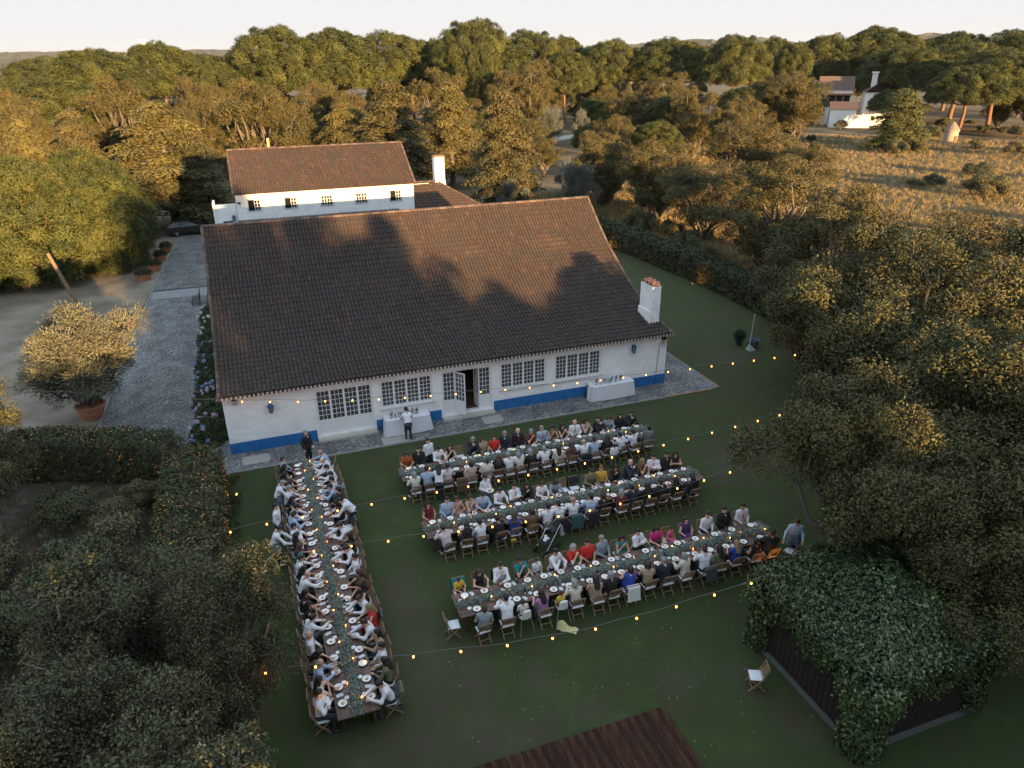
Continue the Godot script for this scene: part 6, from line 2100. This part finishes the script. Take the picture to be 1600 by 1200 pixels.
func tables_and_guests():
	rng.seed = 77
	var wood := []
	for i in 3:
		var k: float = [.8, 1.0, 1.25][i]
		wood.append(ground_mat("table plank %d" % i, noise_tex("tp%d" % i, .02, [[0.0, Color(.045, .022, .015) * k], [.5, Color(.085, .044, .030) * k], [1.0, Color(.13, .075, .05) * k]], 4, FastNoiseLite.TYPE_SIMPLEX_SMOOTH, 256, 60 + i), 1.2, null, 1.0, .5))
	var defs := [["t1", "lone table", Vector3(3.25, 0, 3.15), Vector3(0, 0, 1), 15.15, "lone long dining table running towards the house"], ["t2", "back table", Vector3(7.05, 0, 6.0), Vector3(1, 0, 0), 12.3, "long dining table nearest the house"], ["t3", "middle table", Vector3(7.05, 0, 10.38), Vector3(1, 0, 0), 12.3, "long dining table in the middle of the three"], ["t4", "front table", Vector3(7.0, 0, 14.98), Vector3(1, 0, 0), 12.6, "long dining table nearest the deck"]]
	for D in defs:
		var u: Vector3 = D[3]
		var side := u.cross(Vector3.UP)     # t1: towards -x (hedge side); others: towards +z (near side)
		var table := thing("dining_table", D[5], "table", D[2], atan2(u.x, u.z), "long dining tables")
		var L: float = D[4]
		var segs := int(round(L / 2.1))
		var seg := L / segs
		var b := MB.new()
		b.box(Vector3(-.118, .715, .004), Vector3(.118, .75, seg - .004))
		var pm := b.mesh()
		b = MB.new()
		b.box(Vector3(-.04, 0, -.04), Vector3(.04, .66, .04))
		var lm := b.mesh()
		b = MB.new()
		b.box(Vector3(-.5, .66, -.04), Vector3(.5, .714, .04))
		var bearer := b.mesh()
		for i in segs:
			for j in 5:
				part(table, "plank", pm, wood[(i * 2 + j * 5) % 3], Transform3D(Basis(), Vector3(-.48 + j * .24, 0, i * seg)))
			for z in [.25, seg - .25]:
				part(table, "bearer", bearer, wood[0], Transform3D(Basis(), Vector3(0, 0, i * seg + z)))
				for s in [-.44, .44]:
					part(table, "leg", lm, wood[0], Transform3D(Basis(), Vector3(s, 0, i * seg + z)))
		garland(D, L)
		for sd in 2:
			var key: String
			var where: String
			if D[0] == "t1":
				key = "t1L" if sd == 0 else "t1R"
				where = "%s from house end, %s side of the lone table" % ["%s", ["hedge", "lawn"][sd]]
			else:
				key = D[0] + ("F" if sd == 0 else "N")
				where = "%s from the left, %s side of the %s" % ["%s", ["house", "near"][sd], D[1]]
			var out: Vector3 = side * (1 if sd == 0 else -1)
			if D[0] != "t1": out = -side if sd == 0 else side
			var face := atan2(-out.x, -out.z)
			var n := 0
			for s in ROWS[key].split(";"):
				var f: PackedStringArray = s.split(" ")
				seat(D, u, out, face, f[0].to_float(), f[1], where % ORD[n], key, n)
				n += 1
	standing_people()
	odd_things()

func seat(D: Array, u: Vector3, out: Vector3, face: float, along: float, code: String, where: String, key: String, n: int):
	var base: Vector3 = D[2]
	var c: Vector3 = base + u * (along - base.dot(u))
	var high := code.begins_with("h")
	if high: code = code.substr(1)
	var turn := face + rnd(-.10, .10)
	var dist := 1.02 + rnd(-.03, .05)
	if code == "-": dist += .12
	var at := c + out * dist
	if not high:
		var ch: Node3D = T.chair.duplicate()
		ch.name = numbered("folding_chair")
		add_child(ch)
		ch.position = at
		ch.rotation.y = turn
		tag(ch, "slatted folding chair, " + where, "chair", "folding chairs round the long tables")
		var dk: String = key + str(along)
		if DRAPES.has(dk):
			var dc: Color = {"k": Color(.013, .014, .017), "t2": Color(.03, .075, .085), "g2": Color(.055, .07, .068), "w": Color(.6, .6, .58), "n": Color(.02, .028, .045), "t": Color(.03, .16, .19), "g3": Color(.015, .06, .05), "a": Color(.16, .19, .2), "j": Color(.09, .05, .03)}[DRAPES[dk]]
			var dr := part(null, "draped_jacket", T.drape, cloth_mat(dc, "drape " + DRAPES[dk]), Transform3D(Basis(Vector3.UP, turn), at))
			tag(dr, "jacket hung over the chair " + where, "jacket", "jackets hung on chairs")
	else:
		high_chair(at, turn, "white high chair, " + where)
	if code != "-":
		var pose := "s" + code[4]
		var who := "seated %s in %s %s, %s" % ["child" if code[0] == "k" else "person", TONES[code[2]][1], GARMENT[code[1]], where]
		var p := person(code, pose, at - out * (.02 + rnd(-.05, .06)), turn + rnd(-.38, .38), who, "guests at the long tables")
		if high: p.position.y = .30
	# place setting
	var pc := c + out * (.395 + rnd(-.02, .02)) + u * rnd(-.03, .03) + Vector3(0, .75, 0)
	var cg := part(null, "charger_plate", T.charger, plain("dark wicker charger", Color(.045, .022, .018), .85), Transform3D(Basis(), pc))
	tag(cg, "dark round charger, " + where, "charger", "chargers under the plates")
	var pl := thing("soup_plate", "white rimmed plate of food, " + where, "plate", pc + Vector3(0, .0135, 0), rnd(0, 6), "plates on the long tables")
	part(pl, "china", T.plate, plain("white china", Color(.74, .74, .73), .25))
	if rng.randf() < .85:
		var k := rng.randi() % 4
		part(pl, "food", T.food, plain("food %d" % k, [Color(.42, .16, .05), Color(.40, .28, .15), Color(.48, .26, .05), Color(.34, .2, .12)][k], .6))
	var gp := c + out * .235 + u * (.17 + rnd(-.03, .03)) + Vector3(0, .75, 0)
	var gl := part(null, "wine_glass", T.glass, glass(), Transform3D(Basis(), gp))
	tag(gl, "clear wine glass, " + where, "glass", "wine glasses on the long tables")
	if n % 3 == 1:
		var tu := thing("juice_glass", "tumbler of orange juice, " + where, "glass", c + out * .21 - u * .16 + Vector3(0, .75, 0), 0, "juice glasses on the long tables")
		part(tu, "tumbler", T.tumbler, glass())
		part(tu, "juice", T.juice, plain("orange juice", Color(.5, .2, .02), .3))
	else:
		var bp := part(null, "bread_plate", T.charger, plain("white china", Color(.74, .74, .73), .25), Transform3D(Basis().scaled(Vector3(.42, .9, .42)), c + out * .24 - u * (.2 + rnd(-.03, .03)) + Vector3(0, .75, 0)))
		tag(bp, "small white side dish, " + where, "dish", "side dishes on the long tables")
	if n % 4 == 2:
		var bt := thing("table_bottle", "dark wine bottle, " + where, "bottle", c + out * (.26 + rnd(-.03, .03)) + u * rnd(.3, .36) + Vector3(0, .75, 0), 0, "bottles on the long tables")
		part(bt, "bottle_glass", T.bottle, plain("bottle dark", Color(.015, .01, .012), .15))
		part(bt, "bottle_label", T.bottle_label, plain("bottle paper", Color(.5, .48, .44), .8))
	elif n % 4 == 0 and n > 0:
		var jg := part(null, "water_jug", T.jug, glass(), Transform3D(Basis(), c + out * (.24 + rnd(-.03, .03)) + u * rnd(.29, .35) + Vector3(0, .75, 0)))
		tag(jg, "clear glass water jug, " + where, "jug", "water jugs on the long tables")
	if n % 2 == 0:
		var nk := part(null, "napkin", T.napkin, plain("white linen", Color(.55, .58, .62), .9), Transform3D(Basis(Vector3.UP, turn + rnd(-.4, .4)), c + out * .42 + u * .27 + Vector3(0, .752, 0)))
		tag(nk, "folded white napkin, " + where, "napkin", "napkins on the long tables")

func high_chair(at: Vector3, turn: float, label: String):
	var h := thing("high_chair", label, "chair", at, turn, "white high chairs")
	var steel := plain("chair steel", Color(.45, .47, .48), .35, .7)
	for s in [[-1, -1], [-1, 1], [1, -1], [1, 1]]:
		var b := MB.new()
		b.tube([Vector3(s[0] * .16, .62, s[1] * .13), Vector3(s[0] * .27, 0, s[1] * .26)], [.014, .014], 6)
		part(h, "leg", b.mesh(), steel)
	part(h, "seat_shell", sdf_mesh([[Vector3(-.13, .62, -.1), Vector3(.13, .62, -.1), .06, .06], [Vector3(-.13, .62, .1), Vector3(.13, .62, .1), .05, .05], [Vector3(-.13, .62, 0), Vector3(.13, .62, 0), .05, .05], [Vector3(-.13, .66, -.17), Vector3(-.11, .93, -.2), .04, .04], [Vector3(.13, .66, -.17), Vector3(.11, .93, -.2), .04, .04], [Vector3(0, .66, -.18), Vector3(0, .95, -.21), .05, .05], [Vector3(-.06, .66, -.18), Vector3(-.05, .95, -.21), .045, .045], [Vector3(.06, .66, -.18), Vector3(.05, .95, -.21), .045, .045]], .022, .05), plain("white plastic", Color(.66, .66, .64), .45))

func garland(D: Array, L: float):
	var g := MB.new()
	var u: Vector3 = D[3]
	var s := u.cross(Vector3.UP)
	var n := int(L * 70)
	for i in n:
		var t := rnd(.02, L - .02)
		var w := (.5 + .5 * sin(t * 2.3 + D[2].z)) * .07 + .06
		var q := rnd(-1, 1)
		var p: Vector3 = D[2] + u * t + s * (q * w) + Vector3(0, .775 + .09 * (1 - q * q) * rng.randf(), 0)
		leafing(g, "garland", p, (Vector3(0, 1, 0) + rdir() * .7).normalized(), .135 * rnd(.7, 1.3), mixc(Color(.065, .115, .092), Color(.28, .34, .30)))
	var go := part(null, "leaf_garland", g.mesh(), tinted("garland leaves", .6))
	tag(go, "grey green eucalyptus garland along the " + D[1], "garland", "table garlands")
	# pillar candles and tea lights in the greenery
	var m := int(L / .78)
	for i in m:
		var t := (i + .5) * L / m + rnd(-.12, .12)
		var p: Vector3 = D[2] + u * t + s * (.15 * (1 if i % 2 else -1) + rnd(-.03, .03)) + Vector3(0, .75, 0)
		var lab := "%s candle from %s on the %s" % [ORD[i], "the house end" if D[0] == "t1" else "the left", D[1]]
		if i % 3 < 2:
			var c := thing("pillar_candle", "lit cream pillar candle, " + lab, "candle", p, 0, "candles on the long tables")
			part(c, "wax", T.wax, plain("cream wax", Color(.62, .52, .34), .5))
			part(c, "flame", T.flame, glow("candle flame", Color(1, .62, .25), 5.0))
			lamp_at(c, Vector3(0, .185, 0), .006, Color(1, .6, .25), .01)
		else:
			var c := thing("tea_light", "lit tea light, " + lab, "candle", p, 0, "candles on the long tables")
			part(c, "holder", T.tumbler, glass())
			part(c, "flame", T.tea_flame, glow("candle flame", Color(1, .62, .25), 5.0))
			lamp_at(c, Vector3(0, .05, 0), .005, Color(1, .6, .25), .01)

func standing_people():
	var L := [["mJkg", "t0", 3.45, 2.15, .75, "person in black suit standing at the house end of the lone table"],
		["mAwg", "t1", 1.95, 6.15, 1.5, "standing waiter in white shirt and grey apron serving at the lone table's hedge side"],
		["mSwk", "t4", 1.72, 8.1, 1.35, "standing person in loose white shirt behind the lone table's hedge side"],
		["mAwk", "t1", 1.62, 9.55, 1.45, "stooping waiter in white shirt and apron behind the lone table's hedge side"],
		["mSwk", "t2", 4.55, 8.3, -1.75, "person in white shirt standing and bending over the lone table's lawn side"],
		["wSwb", "t4", 8.6, 4.85, .35, "standing server in white blouse behind the back table's house side"],
		["wSwl", "t1", 8.45, 7.35, 2.9, "standing server in white blouse and black trousers at the back table's near side"],
		["kSwk", "t4", 16.72, 7.55, 3.1, "small standing child in white shirt behind the back table"],
		["wAwb", "t3", 10.05, 8.75, .35, "server carrying a big plate of food between back and middle tables"],
		["mSwk", "t1", 8.38, 1.5, 3.14, "server in white shirt and black trousers leaning over the left drinks table"],
		["mAbd", "t5", 19.95, 15.95, -.55, "waiter in blue shirt and blue apron walking right of the front table"]]
	for q in L:
		var y := .047 if q[3] < 1.72 else 0.0
		person(q[0], q[1], Vector3(q[2], y, q[3]), q[4], q[5], "people standing around the tables")
	var d := thing("serving_dish", "big plate of orange food carried by the server between the tables", "plate", Vector3(10.05, 1.06, 8.75) + Vector3(sin(.35), 0, cos(.35)) * .33, 0)
	part(d, "china", T.plate, plain("white china", Color(.74, .74, .73), .25), Transform3D(Basis().scaled(Vector3.ONE * 1.35), Vector3.ZERO))
	part(d, "food", T.food, plain("food 0", Color(.42, .16, .05), .6), Transform3D(Basis().scaled(Vector3.ONE * 1.6), Vector3(0, .004, 0)))

func odd_things():
	# lone chair by the pavilion and the empty chair at the end of the front table
	for q in [[14.75, 20.75, -2.0, "empty folding chair alone on the lawn beside the ivy pavilion"], [6.75, 15.45, 1.5, "empty folding chair turned sideways at the left end of the front table"], [19.75, 16.15, 3.5, "folding chair beyond the last guest of the front table, lit from below"]]:
		var ch: Node3D = T.chair.duplicate()
		ch.name = numbered("folding_chair")
		add_child(ch)
		ch.position = Vector3(q[0], 0, q[1])
		ch.rotation.y = q[2]
		tag(ch, q[3], "chair", "folding chairs round the long tables")
	# pushchair behind the middle table
	var s := thing("pushchair", "dark folded-hood pushchair with pale frame behind the middle table", "pushchair", Vector3(11.45, 0, 12.25), -1.1)
	var steel := plain("polished steel", Color(.6, .6, .6), .18, 1.0)
	for x in [-.25, .25]:
		var b := MB.new()
		b.tube([Vector3(x, .12, .42), Vector3(x, .55, -.02), Vector3(x, 1.05, -.48)], [.016, .016, .016], 6)
		b.tube([Vector3(x, .5, .03), Vector3(x, .14, -.36)], [.014, .014], 6)
		part(s, "frame_bar", b.mesh(), steel)
		for z in [.42, -.36]:
			b = MB.new()
			b.tube([Vector3(x - .03, .13, z), Vector3(x + .03, .13, z)], [.13, .13], 14)
			part(s, "wheel", b.mesh(), plain("tyre rubber", Color(.02, .02, .02), .8))
	var b2 := MB.new()
	b2.tube([Vector3(-.25, 1.05, -.48), Vector3(.25, 1.05, -.48)], [.02, .02], 6)
	part(s, "handle", b2.mesh(), plain("black plastic", Color(.02, .02, .02), .5))
	part(s, "hood", cloth_grid(10, 8, func(u, v):
		var a: float = lerpf(-.2, 1.9, u)
		var x: float = (v - .5) * .5
		return Vector3(x, .62 + sin(a) * .42 * (1 - .35 * pow(absf(v - .5) * 2, 3)), -.12 - cos(a) * .36)), cloth_mat(Color(.022, .035, .042), "hood cloth"))
	part(s, "seat_bed", sdf_mesh([[Vector3(-.15, .5, -.2), Vector3(-.15, .42, .3), .08, .07], [Vector3(.15, .5, -.2), Vector3(.15, .42, .3), .08, .07], [Vector3(0, .5, -.2), Vector3(0, .42, .3), .08, .07]], .03, .06), cloth_mat(Color(.018, .02, .026), "seat cloth"))
	part(s, "blanket", sdf_mesh([[Vector3(-.08, .58, .0), Vector3(.06, .55, .2), .07, .06], [Vector3(.08, .58, .05), Vector3(.0, .56, .2), .06, .05]], .025, .04), cloth_mat(TONES.w[0], "white"))
	part(s, "hanging_bag", sdf_mesh([[Vector3(.28, .95, -.5), Vector3(.3, .6, -.52), .05, .09], [Vector3(.22, .62, -.54), Vector3(.34, .6, -.5), .08, .08]], .025, .05), cloth_mat(Color(.2, .22, .22), "bag cloth"))
	# yellow coat heaped over a bag on the grass
	var y := part(null, "yellow_coat", cloth_grid(16, 12, func(u, v):
		var x: float = (u - .5) * .95
		var z: float = (v - .5) * .42
		return Vector3(x, .02 + .34 * exp(-pow((u - .22) * 3.2, 2)) * sin(clampf(v, .02, .98) * PI) + .035 * (.5 + .5 * sin(u * 17 + v * 5)), z + .05 * sin(u * 6))), cloth_mat(Color(.56, .50, .24), "coat yellow"), Transform3D(Basis(Vector3.UP, -.75).scaled(Vector3(.72, 1.0, .72)), Vector3(10.4, 0, 16.55)))
	tag(y, "pale yellow coat heaped on the grass behind the front table", "coat")
	var hb := thing("handbag", "small gold handbag hanging from a chair of the middle table", "bag", Vector3(10.25, .30, 11.72))
	part(hb, "pouch", sdf_mesh([[Vector3(-.06, .1, 0), Vector3(.06, .1, 0), .06, .06], [Vector3(-.08, .04, 0), Vector3(.08, .04, 0), .055, .055]], .02, .04), plain("gold leather", Color(.45, .28, .05), .35, .4))
	var st := MB.new()
	st.tube([Vector3(-.06, .14, 0), Vector3(-.03, .5, -.02), Vector3(.03, .5, -.02), Vector3(.06, .14, 0)], [.006, .006, .006, .006], 5)
	part(hb, "strap", st.mesh(), plain("gold leather", Color(.45, .28, .05), .35, .4))

# ---------------------------------------------------------------- festoon lights
func string_lights():
	var warm := Color(1, .58, .22)
	var strings := [["festoon string in front of the house wall", [Vector3(-22, 4.4, -9), Vector3(0, 3.25, .55), Vector3(14, 2.75, 3.2), Vector3(29.8, 2.95, 4.9)], .9, 1.2, 29.6],
		["festoon string above the middle table", [Vector3(-1.2, 2.3, 10.4), Vector3(1.3, 2.78, 10.75), Vector3(14, 2.75, 10.85), Vector3(26.4, 3.0, 10.2)], .2, 1.21, 26],
		["festoon string above the front table", [Vector3(-1.2, 2.3, 12.0), Vector3(1.0, 2.72, 12.6), Vector3(12, 2.72, 13.9), Vector3(19.2, 3.0, 13.75)], 2.8, 1.19, 19],
		["festoon string crossing the open lawn before the deck", [Vector3(-1.0, 2.3, 17.2), Vector3(1.3, 2.78, 17.9), Vector3(9, 2.7, 19.3), Vector3(16.2, 3.1, 19.6)], 1.0, 1.27, 16.2],
		["short festoon string in the oaks at the right", [Vector3(27.5, 3.6, 13.5), Vector3(31, 3.8, 13.0), Vector3(36, 4.4, 12)], 27.8, 2.3, 36]]
	var bm := MB.new()
	bm.lathe([Vector2(0, -.15), Vector2(.02, -.142), Vector2(.031, -.115), Vector2(.027, -.085), Vector2(.014, -.06), Vector2(0, -.06)], Vector3.ZERO, 10)
	var bulb := bm.mesh()
	bm = MB.new()
	bm.lathe([Vector2(.018, -.062), Vector2(.02, 0), Vector2(0, .01)], Vector3.ZERO, 8)
	var sock := bm.mesh()
	for q in strings:
		var t := thing("string_light", q[0], "string lights", Vector3.ZERO, 0, "festoon strings over the garden")
		var c := Curve3D.new()
		var pts: Array = q[1]
		for i in pts.size():
			var h: Vector3 = (pts[mini(i + 1, pts.size() - 1)] - pts[maxi(i - 1, 0)]) * .16
			c.add_point(pts[i], -h, h)
		c.bake_interval = .3
		var poly := []
		var rad := []
		var Lc := c.get_baked_length()
		var n := int(Lc / .5)
		for i in n + 1:
			poly.append(c.sample_baked(Lc * i / n) + Vector3(0, .03 * cos(i * TAU / 2.4 * .5), 0)); rad.append(.0085)
		var b := MB.new()
		b.tube(poly, rad, 5)
		part(t, "cable", b.mesh(), plain("festoon cable", Color(.10, .11, .11), .6))
		var x: float = q[2]
		var s := 0.0
		while s < Lc:
			var p := c.sample_baked(s)
			if p.x >= x and p.x <= q[4]:
				var so := part(t, "socket", sock, plain("black plastic", Color(.02, .02, .02), .5), Transform3D(Basis(), p))
				part(so, "bulb", bulb, glow("festoon bulb", Color(1, .52, .20), 3.6))
				lamp_at(so, Vector3(0, -.11, 0), .006, warm, .03)
				x = p.x + q[3]
			s += .02
